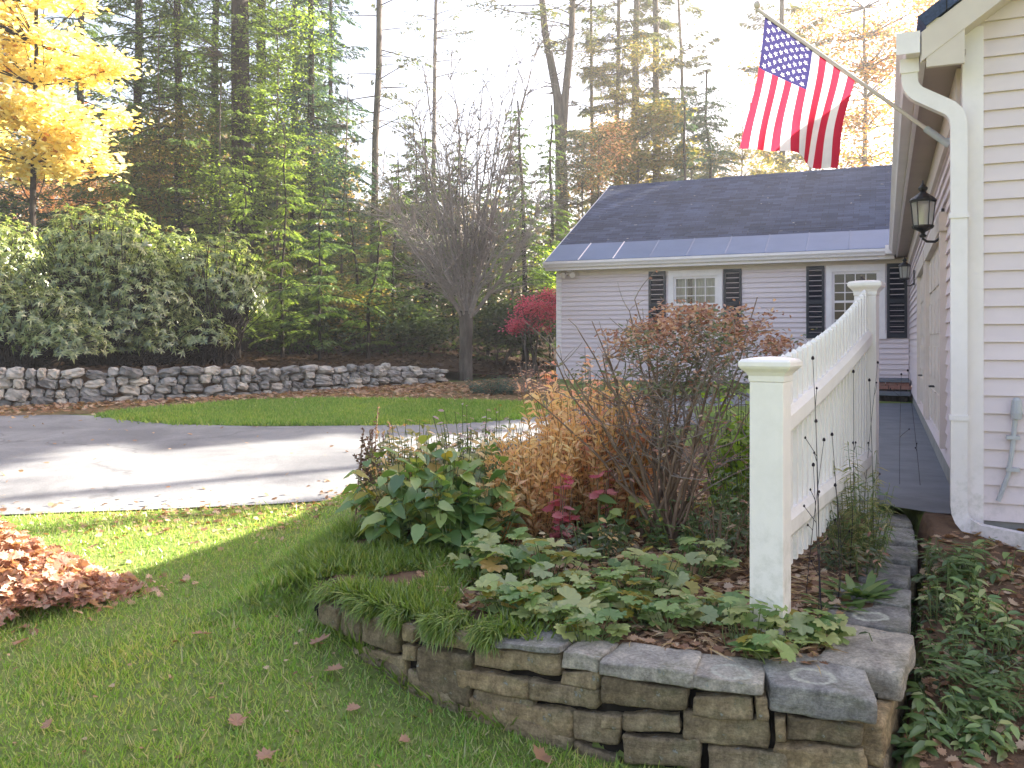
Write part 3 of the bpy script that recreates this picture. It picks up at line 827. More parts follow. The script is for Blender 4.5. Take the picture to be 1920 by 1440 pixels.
mb = MB(); mb.add([rp(xl,-.01,.006),rp(XR,-.01,.006),rp(XR,BELT,.006),rp(xl,BELT,.006),rp(xl,-.01,-.01),rp(XR,-.01,-.01)], [(0,1,2,3),(4,5,1,0)])
px_ = xl + .75
seams = []
while px_ < XR:
    mb.add([rp(px_,0,.012),rp(px_+.02,0,.012),rp(px_+.02,BELT-.02,.012),rp(px_,BELT-.02,.012),rp(px_-.006,0,.0065),rp(px_+.026,0,.0065),rp(px_+.026,BELT-.02,.0065),rp(px_-.006,BELT-.02,.0065)],
           [(0,1,2,3),(4,0,3,7),(1,5,6,2),(4,5,1,0)], 1 if len(seams) in (0,1) else 0)
    seams.append(px_); px_ += .78
mb.build('metal_eave_belt', [M['belt'], M['trim']], wr)
mb = MB()
for s0, s1 in ((0, sl),):
    mb.hexa([rp(xl-.03,-.02,-.20),rp(xl-.004,-.02,-.20),rp(xl-.004,sl,-.20),rp(xl-.03,sl,-.20),rp(xl-.03,-.02,-.0),rp(xl-.004,-.02,-.0),rp(xl-.004,sl,-.0),rp(xl-.03,sl,-.0)])
mb.build('wing_rake_board', M['trim'], house)
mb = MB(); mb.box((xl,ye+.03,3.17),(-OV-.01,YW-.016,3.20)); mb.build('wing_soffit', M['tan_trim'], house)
mb = MB(); mb.box((XL+.1,YW-.035,3.05),(-.03,YW-.0155,3.168)); mb.build('wing_frieze', M['tan_trim'], house)
mb = MB(); mb.box((xl,ye+.012,3.15),(-OV-.01,ye+.03,3.33)); mb.build('wing_fascia', M['trim'], house)
mb = MB(); gutter(mb, [(xl-.02,ye+.01,3.215),(-OV-.12,ye+.01,3.215)], (0,-1)); mb.box((xl-.0245,ye-.11,3.217),(xl-.0205,ye+.01,3.34)); mb.build('wing_gutter', M['trim'], house)
# gutter corner where both eaves meet
mb = MB(); mb.box((-OV-.17,YW-.60,3.225),(-OV+.01,YW-.34,3.385)); mb.build('gutter_corner', M['trim'], house)
# twin floodlight under the left eave
fx = XL + .32
fl = thing('floodlight', 'small twin floodlight under the left end of the wing eave', 'floodlight', tuple(hw(fx, YW-.10, 3.10)), TH)
mb = MB(); mb.box((-.05,-.05,.03),(.05,.05,.068)); mb.tube([(0,0,.03),(0,0,-.0)], .02, 8); mb.build('base', M['trim'], fl)
for sx in (-1, 1):
    mb = MB(); mb.tube([(sx*.03,-.0,.0),(sx*.075,-.04,-.02),(sx*.10,-.10,-.045),(sx*.105,-.115,-.05)], [.02,.035,.06,.062], 12); mb.build('lamp_head', M['tan_trim'], fl)

# bluestone walk and steps
def walk_xy(x, y): p = hw(x, y); return (p[0], p[1])
ruled('walkway', [walk_xy(-.005,.1), walk_xy(-.005, 10.2)], [walk_xy(-.60,.42), walk_xy(-.66,1.2), walk_xy(-1.15,2.2), walk_xy(-1.25,10.2)], 60, 8, lambda X, Y: 0*X + .565, 0, M['slate'])
st = thing('steps', 'brick and bluestone steps at the far end of the walkway', 'steps', tuple(hw(-.9, 10.9, .56)), TH)
mb = MB()
for i in range(9):
    mb.box((-.8+.19*i,-.10,.20),(-.8+.19*i+.18,.6,.262)); mb.box((-.8+.19*i-.05,-.102,.266),(-.8+.19*i+.13,.6,.325))
mb.build('brick_course', M['brick'], st)
mb = MB(); mb.box((-.86,-.62,.12),(.86,-.14,.17)); mb.box((-.86,-.16,.325),(.86,.65,.372)); mb.build('tread', M['slate'], st)
mb = MB(); mb.box((-.82,-.58,-.2),(.82,-.16,.12)); mb.box((-.82,-.14,-.2),(.82,1.4,.2)); mb.build('riser', M['bark_dark'], st)

# ------------------------------------------------------------------ coach lamps
def coach_lamp(label, x, y, z, s=1.0):
    r = thing('wall_lantern', label, 'lantern', tuple(hw(x, y, z)), TH, 'black lanterns on the house wall')
    r.scale = (s, s, s)
    L = -.16                          # lantern axis out from the wall
    mb = MB(); mb.box((-.022,-.035,-.18),(-.0,.035,.08)); mb.tube([(-.02,0,-.15),(-.07,0,-.19),(-.13,0,-.185),(L,0,-.16),(L,0,-.12)], .011, 8); mb.build('bracket', M['iron'], r)
    mb = MB(); n = 6
    mb.lathe([(.0,-.155),(.022,-.15),(.03,-.135),(.014,-.118),(.02,-.105),(.078,-.075),(.086,-.06),(.086,-.05),(.02,-.05)], (L,0,0), 12)
    mb.build('lamp_base', M['iron'], r)
    mb = MB()
    for k in range(n):
        a = 2*PI*k/n; c, s_ = math.cos(a), math.sin(a)
        mb.tube([(L+.074*c,.074*s_,-.05),(L+.094*c,.094*s_,.15)], .0045, 5)
    mb.lathe([(.09,.145),(.104,.15),(.104,.162),(.09,.165)], (L,0,0), n)
    mb.build('cage', M['iron'], r)
    mb = MB(); V = []
    for rr, z_ in ((.07,-.05),(.09,.15)): V += [(L+rr*math.cos(2*PI*k/n), rr*math.sin(2*PI*k/n), z_) for k in range(n)]
    mb.add(V, [(k,(k+1)%n,n+(k+1)%n,n+k) for k in range(n)]); mb.build('glass', M['lampglass'], r)
    mb = MB(); mb.lathe([(.105,.163),(.085,.185),(.05,.21),(.028,.225),(.022,.235),(.034,.25),(.038,.265),(.02,.285),(.008,.3),(.004,.33),(.0005,.335)], (L,0,0), 12); mb.build('lamp_roof', M['iron'], r)
    mb = MB(); mb.lathe([(.014,-.05),(.014,.03),(.005,.05),(.001,.06)], (L,0,0), 8); mb.build('candle', M['curtain'], r)
    return r
def lampglass():
    m, nt, out = newmat('pale_lamp_glass')  # pale diffuse mix puts the brightness seen through the panes into them
    t = nt.nodes.new("ShaderNodeBsdfTransparent"); t.inputs[0].default_value = (.97,.97,.95,1)
    d = nt.nodes.new("ShaderNodeBsdfDiffuse"); d.inputs[0].default_value = (.8,.78,.72,1)
    tl = nt.nodes.new("ShaderNodeBsdfTranslucent"); tl.inputs[0].default_value = (.8,.78,.72,1)
    g = nt.nodes.new("ShaderNodeBsdfGlossy"); g.inputs['Roughness'].default_value = .05
    a = nt.nodes.new("ShaderNodeMixShader"); a.inputs[0].default_value = .5
    nt.links.new(d.outputs[0], a.inputs[1]); nt.links.new(tl.outputs[0], a.inputs[2])
    b = nt.nodes.new("ShaderNodeMixShader"); b.inputs[0].default_value = .35
    nt.links.new(t.outputs[0], b.inputs[1]); nt.links.new(a.outputs[0], b.inputs[2])
    c = nt.nodes.new("ShaderNodeMixShader"); c.inputs[0].default_value = .1
    nt.links.new(b.outputs[0], c.inputs[1]); nt.links.new(g.outputs[0], c.inputs[2]); nt.links.new(c.outputs[0], out.inputs[0])
    return m
M['lampglass'] = lampglass()
coach_lamp('black six sided lantern on the near house wall beside the white downspout', -.015, 1.75, 2.54, .92)
coach_lamp('small far black lantern at the end of the house wall near the right shutter', -.015, 8.9, 2.62, .88)

# ------------------------------------------------------------------ flag
d0, d1, dtip = .50, 1.05, 1.10
B0 = np.array([2.63, 5.20, 2.82])
def pole_pt(d): return B0 + np.array([-.9162*d, .4008*d, d*.886])
fp = thing('flagpole', 'slim wooden flagpole angled up from the house wall', 'flagpole', tuple(B0))
mb = MB(); mb.tube([pole_pt(-.02), pole_pt(.6), pole_pt(dtip)], .0125, 8); _part(mb, 'pole', M['tan_trim'], fp, B0, True)
mb = MB(); tp = pole_pt(dtip); mb.lathe([(.0,0),(.02,.01),(.026,.03),(.02,.05),(.0,.062)], tp, 10); _part(mb, 'finial', M['tan_trim'], fp, B0, True)
mb = MB(); w0 = hw(0, .70, 2.9)
wp = B0 + np.array([.9162*.12, -.4008*.12, 0])
mb.tube([wp + [0,0,-.08], wp + [0,0,.06]], .03, 8); mb.tube([pole_pt(-.03), pole_pt(.10)], .021, 8); mb.tube([wp, B0], .018, 8); _part(mb, 'bracket', M['galv'], fp, B0, True)
for o in fp.children: pass
def flag_pt(a, b, off=0.0):
    d = d1 + (d0 - d1) * b
    p = pole_pt(d)
    L = .86 - .30 * b
    fold = .035 * math.sin(b * 7.0 + a * 1.5) * a + .03 * math.sin(b*15 + 1 + a*2) * a * a
    x = p[0] - .10 * a - .04*a*a*(1-b) + .02 * math.sin(a * 5 + b * 3) * a
    y = p[1] + fold * 1.6 + .10 * a * (b - .3)
    z = p[2] - L * a - .015*math.sin(b*9+1)*a + .02 * a * (1 - a)
    return np.array([x, y + off, z])
mb = MB(); NA, NB = 200, 208
V = [flag_pt(i/NA, j/NB) for i in range(NA+1) for j in range(NB+1)]
STARS = [((c*2+1+(r % 2))/12*.40, (r+1)/10*(7/13)) for r in range(9) for c in range(6 if r % 2 == 0 else 5)]
def in_star(a, b):
    for (sa, sb) in STARS:
        u, v = (a-sa)/.021, (b-sb)/.026
        r = math.hypot(u, v)
        if r < 1.0:
            th = math.atan2(v, u) % (2*PI/5); th = abs(th - PI/5)      # 0 at the notch, pi/5 at the tip
            # edge between notch (.40) and tip (1)
            x1, y1 = .40, 0.0; x2, y2 = math.cos(PI/5), math.sin(PI/5)
            px_, py_ = r*math.cos(th), r*math.sin(th)
            return (x2-x1)*(py_-y1) - (y2-y1)*(px_-x1) > 0
    return False
F = [[], [], []]
for i in range(NA):
    for j in range(NB):
        stripe = j // (NB // 13); f = (i*(NB+1)+j, i*(NB+1)+j+1, (i+1)*(NB+1)+j+1, (i+1)*(NB+1)+j)
        k = 2 if (i < NA*.4 and stripe < 7) else (0 if stripe % 2 == 0 else 1)
        if k == 2 and in_star((i+.5)/NA, (j+.5)/NB): k = 1
        F[k].append(f)
mb.V.append(np.array(V)); mb.n += len(V)
for k in range(3): mb.F.append((np.array(F[k]), k))
tag(mb.build('flag', [M['flag_red'], M['flag_white'], M['flag_blue']], smooth=True), 'red, white and blue stars and stripes flag hanging from the angled pole', 'flag')

# ------------------------------------------------------------------ dry stone walls
def cube_grid(n):
    t = np.linspace(-1, 1, n); V = []; F = []; key = {}
    def vid(p):
        k = tuple(np.round(p, 6))
        if k not in key: key[k] = len(V); V.append(p)
        return key[k]
    for ax in range(3):
        for s in (-1, 1):
            for i in range(n-1):
                for j in range(n-1):
                    q = []
                    for (u, v) in ((t[i],t[j]),(t[i+1],t[j]),(t[i+1],t[j+1]),(t[i],t[j+1])):
                        p = [0,0,0]; p[ax] = s; p[(ax+1)%3] = u; p[(ax+2)%3] = v
                        q.append(vid(np.array(p, float)))
                    F.append(tuple(q) if s > 0 else tuple(q[::-1]))
    return np.array(V), F
CG_V, CG_F = cube_grid(13)
CG_Fa = np.array(CG_F)
def rock_mesh(P8, seed, amp=.012, k=28):
    """8 corners (bottom ring FL,FR,BR,BL then top ring) -> irregular split stone"""
    P8 = np.asarray(P8, float)
    p = CG_V / (np.sum(np.abs(CG_V)**k, axis=1)**(1/k))[:, None]
    u, v, w = (p[:,0]+1)/2, (p[:,1]+1)/2, (p[:,2]+1)/2
    wt = [(1-u)*(1-v)*(1-w), u*(1-v)*(1-w), u*v*(1-w), (1-u)*v*(1-w), (1-u)*(1-v)*w, u*(1-v)*w, u*v*w, (1-u)*v*w]
    X = sum(a[:, None]*b for a, b in zip(wt, P8))
    c = X.mean(0); out = []
    for q in X:
        s = Vector((q[0]*9+seed*3.1, q[1]*9, q[2]*12))
        nv = mnoise.noise_vector(s) * amp + mnoise.noise_vector(s*3.1) * amp * .35
        out.append(q + np.array(nv))
    return np.array(out), c
gw = thing('stone_wall', 'low dry laid stone wall with grey capstones around the raised garden bed', 'stone wall', (float(WALL_X[5]), float(WALL_Y[5]), 0))
GWL = np.array(gw.location)
def wall_tan(px):
    a, b = px-25, px+25
    xa, xb = np.interp([a, b], WALL_PX, WALL_X); ya, yb = np.interp([a, b], WALL_PX, WALL_Y)
    t = unit(np.array([xb-xa, yb-ya])); return t, np.array([-t[1], t[0]])
def stone_img(px0, px1, pt0, pt1, pb0, pb1, depth=.26, mat='stone', out=0.0, name='stone', amp=.010, seed=[0], zmin=None, k=28):
    seed[0] += 1
    P = []
    cor = [(px0, pb0), (px1, pb1), (px1, pt1), (px0, pt0)]
    fr = []
    for (px, py) in cor:
        Y = float(wall_y_px(px)); p = at(px, py, Y); t, n = wall_tan(px)
        p[:2] -= n * out
        fr.append((p, n))
    bl, br, tr, tl = fr
    if zmin is not None: bl[0][2] = zmin; br[0][2] = zmin
    def bk(q): return q[0] + np.array([q[1][0]*depth, q[1][1]*depth, 0])
    P = [bl[0], br[0], bk(br), bk(bl), tl[0], tr[0], bk(tr), bk(tl)]
    V, c = rock_mesh(P, seed[0], amp, k)
    mb = MB(); mb.add(V - GWL, CG_Fa)
    o = mb.build(name, M[mat], gw, smooth=True, loc=c - GWL)
    return o
CAPS = [(1125,1304,1238,1258,1264,1288,'cap'), (1293,1433,1262,1280,1287,1301,'capA'), (886,1050,1196,1214,1206,1226,'cap')]
for c in CAPS: stone_img(*c[:6], depth=.24, mat=c[6], out=.018, name='capstone', amp=.008)
for c in [(1052,1122,1222,1236,1252,1262)]: stone_img(*c, depth=.2, mat='cap', out=.0, name='capstone')
STN = [(1125,1288,1269,1293,1322,1336), (1297,1413,1305,1308,1344,1350), (1416,1440,1306,1310,1350,1352),
 (1163,1274,1339,1342,1370,1378), (1278,1442,1334,1348,1390,1410), (1452,1476,1345,1347,1388,1392), (1474,1624,1347,1362,1390,1404),
 (1166,1316,1376,1386,1432,1442), (1326,1478,1402,1412,1460,1470), (1450,1626,1396,1408,1460,1474),
 (1048,1123,1257,1261,1287,1295), (988,1121,1276,1292,1318,1332), (1072,1161,1333,1341,1390,1400), (920,1073,1311,1336,1364,1386), (1126,1164,1340,1342,1366,1368),
 (886,1051,1210,1230,1248,1270), (856,992,1250,1275,1286,1312), (781,884,1212,1226,1290,1330), (752,780,1208,1214,1236,1240), (680,750,1152,1168,1206,1226),
 (672,758,1212,1232,1254,1276), (634,676,1145,1158,1192,1212), (596,634,1124,1140,1166,1186), (780,858,1290,1312,1302,1330), (884,1000,1292,1316,1340,1356), (752,779,1170,1178,1203,1208), (784,884,1172,1190,1206,1222)]
for s in STN: stone_img(s[0]+1.5, s[1]-1.5, s[2]+1.5, s[3]+1.5, s[4]-1, s[5]-1, depth=.22, out=float(RNG.uniform(-.008,.012)), amp=.012)
for px0, px1 in ((600,676),(676,760),(760,860),(860,960),(960,1075),(1075,1165),(1165,1320),(1322,1482),(1482,1635)):   # footing course
    yb = 1175 + (px0-600)*.42; yb1 = 1175 + (px1-600)*.42
    stone_img(px0+2, px1-2, yb+(14 if px0 < 1160 else 44), yb1+(14 if px0 < 1160 else 44), yb+60, yb1+60, depth=.2, out=.006, zmin=-.12)
def stone_pts(front, depthv, z0, z1, mat='stone', name='stone', amp=.010, seed=[50], k=28):
    seed[0] += 1
    (ax, ay), (bx, by) = front; dx_, dy_ = depthv
    z0a, z0b = z0 if isinstance(z0, tuple) else (z0, z0); z1a, z1b = z1 if isinstance(z1, tuple) else (z1, z1)
    P = [(ax,ay,z0a),(bx,by,z0b),(bx+dx_,by+dy_,z0b),(ax+dx_,ay+dy_,z0a),(ax,ay,z1a),(bx,by,z1b),(bx+dx_,by+dy_,z1b),(ax+dx_,ay+dy_,z1a)]
    V, c = rock_mesh(P, seed[0], amp, k)
    mb = MB(); mb.add(V - GWL, CG_Fa)
    return mb.build(name, M[mat], gw, smooth=True, loc=c - GWL)
# big corner cap and the caps of the side run
def sx(Y): return float(np.interp(Y, SIDE_Y, SIDE_X))
P = [(.912,3.03,.285),(1.25,2.905,.285),(1.30,3.28,.29),(.97,3.33,.29),(.912,3.03,.385),(1.25,2.90,.378),(1.33,3.28,.385),(.97,3.36,.385)]
V, c = rock_mesh(P, 91, .010, 24); mb = MB(); mb.add(V-GWL, CG_Fa); mb.build('capstone', M['capB'], gw, smooth=True, loc=c-GWL)
def side_cap(y0, y1, wdt, z, th=.085, dx0=0, mat='cap', seed=[120]):
    seed[0] += 1
    a = np.array([sx(y0)+dx0, y0]); b = np.array([sx(y1)+dx0, y1]); n = np.array([-.86, .5])
    V, c = rock_mesh([(*(a+n*wdt),z-th),(*a,z-th),(*b,z-th),(*(b+n*wdt),z-th),(*(a+n*wdt),z),(*a,z),(*b,z),(*(b+n*wdt),z)], seed[0], .010, 24)
    mb = MB(); mb.add(V-GWL, CG_Fa); return mb.build('capstone', M[mat], gw, smooth=True, loc=c-GWL)
side_cap(3.09,3.50,.30,.398,.11,.03); side_cap(3.52,3.80,.34,.405,.08,.0,'capA'); side_cap(3.82,4.06,.33,.42,.075,.0)
side_cap(4.08,4.42,.22,.44,.08,-.02); side_cap(4.44,4.72,.26,.455,.08,.01); side_cap(4.74,5.08,.24,.48,.08,.0); side_cap(5.10,5.42,.24,.50,.08)
y = 2.93; i = 0
while y < 5.3:
    ln = float(RNG.uniform(.2,.36)); n = np.array([-.86,.5])
    for z0, z1 in ((-.06,.13),(.135,.285)) if y < 3.6 else ((.1,.31),):
        o = float(RNG.uniform(-.02,.015))
        a = (sx(y)+o-.01, y); b = (sx(y+ln-.012)+o-.01, y+ln-.012)
        stone_pts((a, b), tuple(n*.2), z0, z1 + (.0 if y < 3.6 else (y-3.6)*.06))
    y += ln

mb = MB(); V = []; pxs = np.linspace(575,1630,60)  # dark core strip added behind the stones to darken the joints
for q in pxs:
    Y = float(wall_y_px(q)); t, n = wall_tan(q); x0 = xat(q,Y)
    V += [(x0+n[0]*.045, Y+n[1]*.045, -.1), (x0+n[0]*.045, Y+n[1]*.045, .31)]
for Yq in np.linspace(2.98,5.3,20):
    V += [(sx(Yq)-.05, Yq+.03, -.1), (sx(Yq)-.05, Yq+.03, .31+max(0,Yq-3.6)*.06)]
mb.add(np.array(V)-GWL, [(2*i,2*i+2,2*i+3,2*i+1) for i in range(79)]); mb.build('earth_fill', M['earth'], gw)
# far retaining wall (one mesh of irregular stones)
rw = MB()
RP_V, RP_F = cube_grid(5)
path = resample(WALLP, 400); dpt = np.concatenate([[0], np.cumsum(np.linalg.norm(np.diff(path, axis=0), axis=1))])
TOT = dpt[-1]
def wp_at(s):
    x = np.interp(s, dpt, path[:,0]); y = np.interp(s, dpt, path[:,1])
    x2 = np.interp(s+.1, dpt, path[:,0]); y2 = np.interp(s+.1, dpt, path[:,1]); x1 = np.interp(s-.1, dpt, path[:,0]); y1 = np.interp(s-.1, dpt, path[:,1])
    t = unit(np.array([x2-x1, y2-y1])); return np.array([x, y]), t
rng = np.random.default_rng(3)
s = 0.0
ncol = 0
rows_prev = None
pr = RP_V / (np.sum(np.abs(RP_V)**3.6, axis=1)**(1/3.6))[:, None]
def put_rock(s0, s1, za, zb, out):
    p, t = wp_at((s0+s1)/2); n = np.array([-t[1], t[0]])
    gz0 = float(ground_z(p[0], p[1])); hx = (s1-s0)/2; hz = (zb-za)/2
    q = pr * (1 + rng.uniform(-.16,.16,(len(pr),1))) ; ang = rng.uniform(-.4,.4)
    lx = q[:,0]*hx*1.02; lz = q[:,2]*hz*1.02
    lx, lz = lx*math.cos(ang)-lz*math.sin(ang)*.6, lx*math.sin(ang)*.6+lz*math.cos(ang)
    ly = q[:,1]*.14 + .08 - out
    V = np.stack([p[0]+t[0]*lx+n[0]*ly, p[1]+t[1]*lx+n[1]*ly, gz0+(za+zb)/2+lz], 1)
    rw.add(V, np.array(RP_F))
def wall_h(sv):
    p, _ = wp_at(sv); return float(woods_z(p[0], p[1]) - ground_z(p[0], p[1])) + .03
zlev = 0.0
for row in range(4):
    s = rng.uniform(0,.2)
    while s < TOT - .15:
        ln = rng.choice([rng.uniform(.13,.22), rng.uniform(.22,.38)])
        H = wall_h(s); h = H/3.4
        za = row*h*.93 - .06 + rng.uniform(-.03,.03); zb = za + h*rng.uniform(.85,1.12)
        if zb < H + .05: put_rock(s, min(s+ln-.012, TOT), za, zb, rng.uniform(-.03,.04))
        s += ln
rwo = rw.build('retaining_wall', M['farstone'], smooth=False)
tag(rwo, 'long pale fieldstone retaining wall below the rhododendrons', 'stone wall')
mb = MB(); ss = np.linspace(0, TOT, 120); V = []
for q in ss:
    p, t = wp_at(q); n = np.array([-t[1], t[0]]); z0 = float(ground_z(*p)); h = wall_h(q)
    V += [(p[0]+n[0]*.14, p[1]+n[1]*.14, z0-.1), (p[0]+n[0]*.12, p[1]+n[1]*.12, z0+h-.05), (p[0]+n[0]*.5, p[1]+n[1]*.5, z0+h-.03)]
mb.add(V, [(3*i, 3*i+3, 3*i+4, 3*i+1) for i in range(119)] + [(3*i+1, 3*i+4, 3*i+5, 3*i+2) for i in range(119)])
mb.build('earth_backing', M['bed_soil'], rwo)

# ------------------------------------------------------------------ white picket fence panel
FA = math.atan2(.8575, .5145); FL = 2.495
FB = (1.06, 3.5)
fence = thing('picket_fence', 'white picket fence panel with a swooping top between two capped posts', 'fence', (FB[0], FB[1], .36), FA)
def zf(z): return z - .36
def post(x, top, bot, label=None):
    mb = MB(); h = .0675
    mb.box((x-h,-h,zf(bot)),(x+h,h,zf(top)-.10))
    p = mb.build('post', M['fence'], fence)
    if label: p['label'] = label
    mb = MB()
    prof = [(.0675,-.10),(.0705,-.098),(.072,-.075),(.082,-.06),(.098,-.045),(.104,-.035),(.104,-.018),(.095,-.008),(.05,.0),(.0,.004)]
    q = math.sqrt(2)
    mb.lathe([(r*q, z) for r, z in prof], (x,0,zf(top)), 4, rot=PI/4)
    o = mb.build('post_cap', M['fence'], p)
    bev = o.modifiers.new('bevel', 'BEVEL'); bev.width = .004; bev.segments = 2; bev.limit_method = 'ANGLE'
    b2 = p.modifiers.new('bevel', 'BEVEL'); b2.width = .004; b2.segments = 2; b2.limit_method = 'ANGLE'
post(0, 1.535, .28, 'shorter near post'); post(FL, 2.0, .35, 'taller far post')
def topc(x): t = x/FL; return 1.52 + .20*t + .24*t**2.2
def midc(x): t = x/FL; return 1.235 + .30*t + .10*t*t
NP = 23
for i in range(NP):
    x = .105 + (FL-.21)*i/(NP-1); mb = MB(); w = .0155
    zt_ = zf(topc(x)); zb_ = zf(.62)
    mb.hexa([(x-w,-.016,zb_),(x+w,-.016,zb_),(x+w,.016,zb_),(x-w,.016,zb_),(x-w,-.016,zt_-.012),(x+w,-.016,zt_-.012+.004),(x+w,.016,zt_-.012+.004),(x-w,.016,zt_-.012)])
    mb.add([(x-w,-.016,zt_-.012),(x+w,-.016,zt_-.008),(x+w,.016,zt_-.008),(x-w,.016,zt_-.012),(x,0,zt_+.008)], [(0,1,4),(1,2,4),(2,3,4),(3,0,4)])
    mb.build('picket', M['fence'], fence)
def rail(fn, hh=.055, out=.045):
    mb = MB(); xs_ = np.linspace(.066, FL-.066, 24); V = []
    for x in xs_:
        z = zf(fn(x))
        for (yy, zz) in ((-out,z-hh*.6),(-out+.012,z-hh),(out-.012,z-hh),(out,z-hh*.6),(out,z+hh*.5),(out-.02,z+hh),(-out+.02,z+hh),(-out,z+hh*.5)): V.append((x,yy,zz))
    n = 8; F = [(i*n+j, i*n+(j+1)%n, (i+1)*n+(j+1)%n, (i+1)*n+j) for i in range(23) for j in range(n)]
    F += [tuple(range(n))[::-1], tuple(23*n+j for j in range(n))]
    mb.add(V, F); mb.build('rail', M['fence'], fence)
rail(midc); rail(lambda x: .81+.01*x)

# ------------------------------------------------------------------ garden plants
def curve(a, b, bend=0.0, n=6, rng=RNG, up=0.5):
    a = np.array(a, float); b = np.array(b, float); t = np.linspace(0, 1, n)[:, None]
    c = a + (b-a)*np.array([1-up, 1-up, up*1.25]) * .62 + rng.normal(0, 1, 3) * bend
    return (1-t)**2*a + 2*t*(1-t)*c + t*t*b
def bedpt(px, Y, h=0): x = xat(px, Y); return np.array([x, Y, float(ground_z(x, Y)) + h])
def part(mb, name, mat, parent, loc, smooth=False): return mb.build(name, mat, parent, smooth, None) if loc is None else _part(mb, name, mat, parent, loc, smooth)
def big_shrub():
    b = bedpt(1250, 4.95)
    r = thing('garden_shrub', 'twiggy shrub with rust brown dried top and grey green leaves beside the fence', 'shrub', tuple(b))
    rng = np.random.default_rng(21); st = MB(); tw = MB(); lf = MB(); br = MB()
    tips = []
    for i in range(18):
        a = rng.uniform(0,2*PI); rr = rng.uniform(0,.17)
        b0 = b + [rr*math.cos(a), rr*math.sin(a)*.8, -.02]
        cx = xat(rng.uniform(1120,1475), 5.0); hy = 5.05 + rng.uniform(-.45,.45)
        e = np.array([cx, hy, rng.uniform(1.25,1.62)])
        P = curve(b0, e, .05, 9, rng); P[1:-1] += rng.normal(0,.012,(7,3))
        st.tube(P, np.linspace(.013,.005,9)*rng.uniform(.7,1.2), 5)
        for k in range(9):
            s0 = P[rng.integers(4, 9)]; e2 = s0 + np.array([rng.normal(0,.17), rng.normal(0,.17), rng.uniform(.0,.30)])
            Q = curve(s0, e2, .03, 5, rng); tw.tube(Q, np.linspace(.0045,.002,5), 4, cap=False); tips.append(Q)
            for k2 in range(3):
                s1 = Q[rng.integers(1,5)]; e3 = s1 + np.array([rng.normal(0,.08), rng.normal(0,.08), rng.uniform(-.03,.14)])
                Q2 = curve(s1, e3, .015, 4, rng); tw.tube(Q2, np.linspace(.0028,.0015,4), 3, cap=False); tips.append(Q2)
    # arching bare branches to the left
    for (px, Yy, z) in ((1008,5.0,1.64),(1040,5.2,1.55),(1085,4.9,1.66),(1060,4.7,1.42),(985,5.1,1.30),(1110,5.1,1.72),(1180,5.0,1.78),(1420,5.0,1.86),(1130,4.8,1.52),(1190,4.9,1.84)):
        e = np.array([xat(px,Yy),Yy,z]); b0 = b + rng.normal(0,.07,3)*[1,1,0]
        P = curve(b0, e, .06, 10, rng); P[1:-1] += rng.normal(0,.01,(8,3)); st.tube(P, np.linspace(.013,.003,10), 5)
        for k in range(10):
            s0 = P[rng.integers(4,10)]; e2 = s0 + np.array([rng.normal(-.03,.11), rng.normal(0,.1), rng.uniform(.0,.18)])
            Q = curve(s0, e2, .02, 5, rng); tw.tube(Q, np.linspace(.004,.0015,5), 4, cap=False); tips.append(Q[2:])
    # leaves: lower crown grey green, dried brown heads on top
    def crown(n, zlo, zhi, rx, ry):
        t = rng.uniform(0,1,n)
        x = xat(1290,5.0) + rng.normal(0,rx,n); y = 5.05 + rng.normal(0,ry,n)
        return np.stack([x, y, zlo + (zhi-zlo)*t], 1)
    c = crown(70, 1.30, 1.68, .27, .25)
    p = (c[:,None,:] + rng.normal(0,.055,(70,30,3))).reshape(-1,3)
    lf.inst(T_FOLD, p, rdir(len(p),-.4,.6,rng), rdir(len(p),.2,1,rng), rng.uniform(.022,.045,len(p)), rng.uniform(.012,.02,len(p)))
    ang = rng.uniform(0,2*PI,95); rad = np.sqrt(rng.uniform(0,1,95))
    c2 = np.stack([xat(1318,5.0)+.54*rad*np.cos(ang), 5.05+.42*rad*np.sin(ang), 1.77 - .23*rad**2 + rng.normal(0,.05,95)], 1)
    p = (c2[:,None,:] + rng.normal(0,1,(95,28,3))*[.038,.038,.026]).reshape(-1,3)
    br.inst(T_FOLD, p, rdir(len(p),-.5,.8,rng), rdir(len(p),-.2,1,rng), rng.uniform(.018,.04,len(p)), rng.uniform(.012,.024,len(p)))
    q = np.concatenate([Q[-1:] for Q in tips] + [Q[-2:-1] for Q in tips]); keep = rng.uniform(0,1,len(q)) < .5; q = q[keep]
    br.inst(T_FOLD, q, rdir(len(q),-.6,.6,rng), rdir(len(q),-.2,1,rng), rng.uniform(.02,.042,len(q)), rng.uniform(.012,.022,len(q)))
    _part(st,'stem',M['twig'],r,b,True); _part(tw,'twig',M['twig_grey'],r,b,True); _part(lf,'foliage',M['shrubleaf'],r,b,False); _part(br,'dried_flower',M['brownleaf'],r,b,False)
big_shrub()

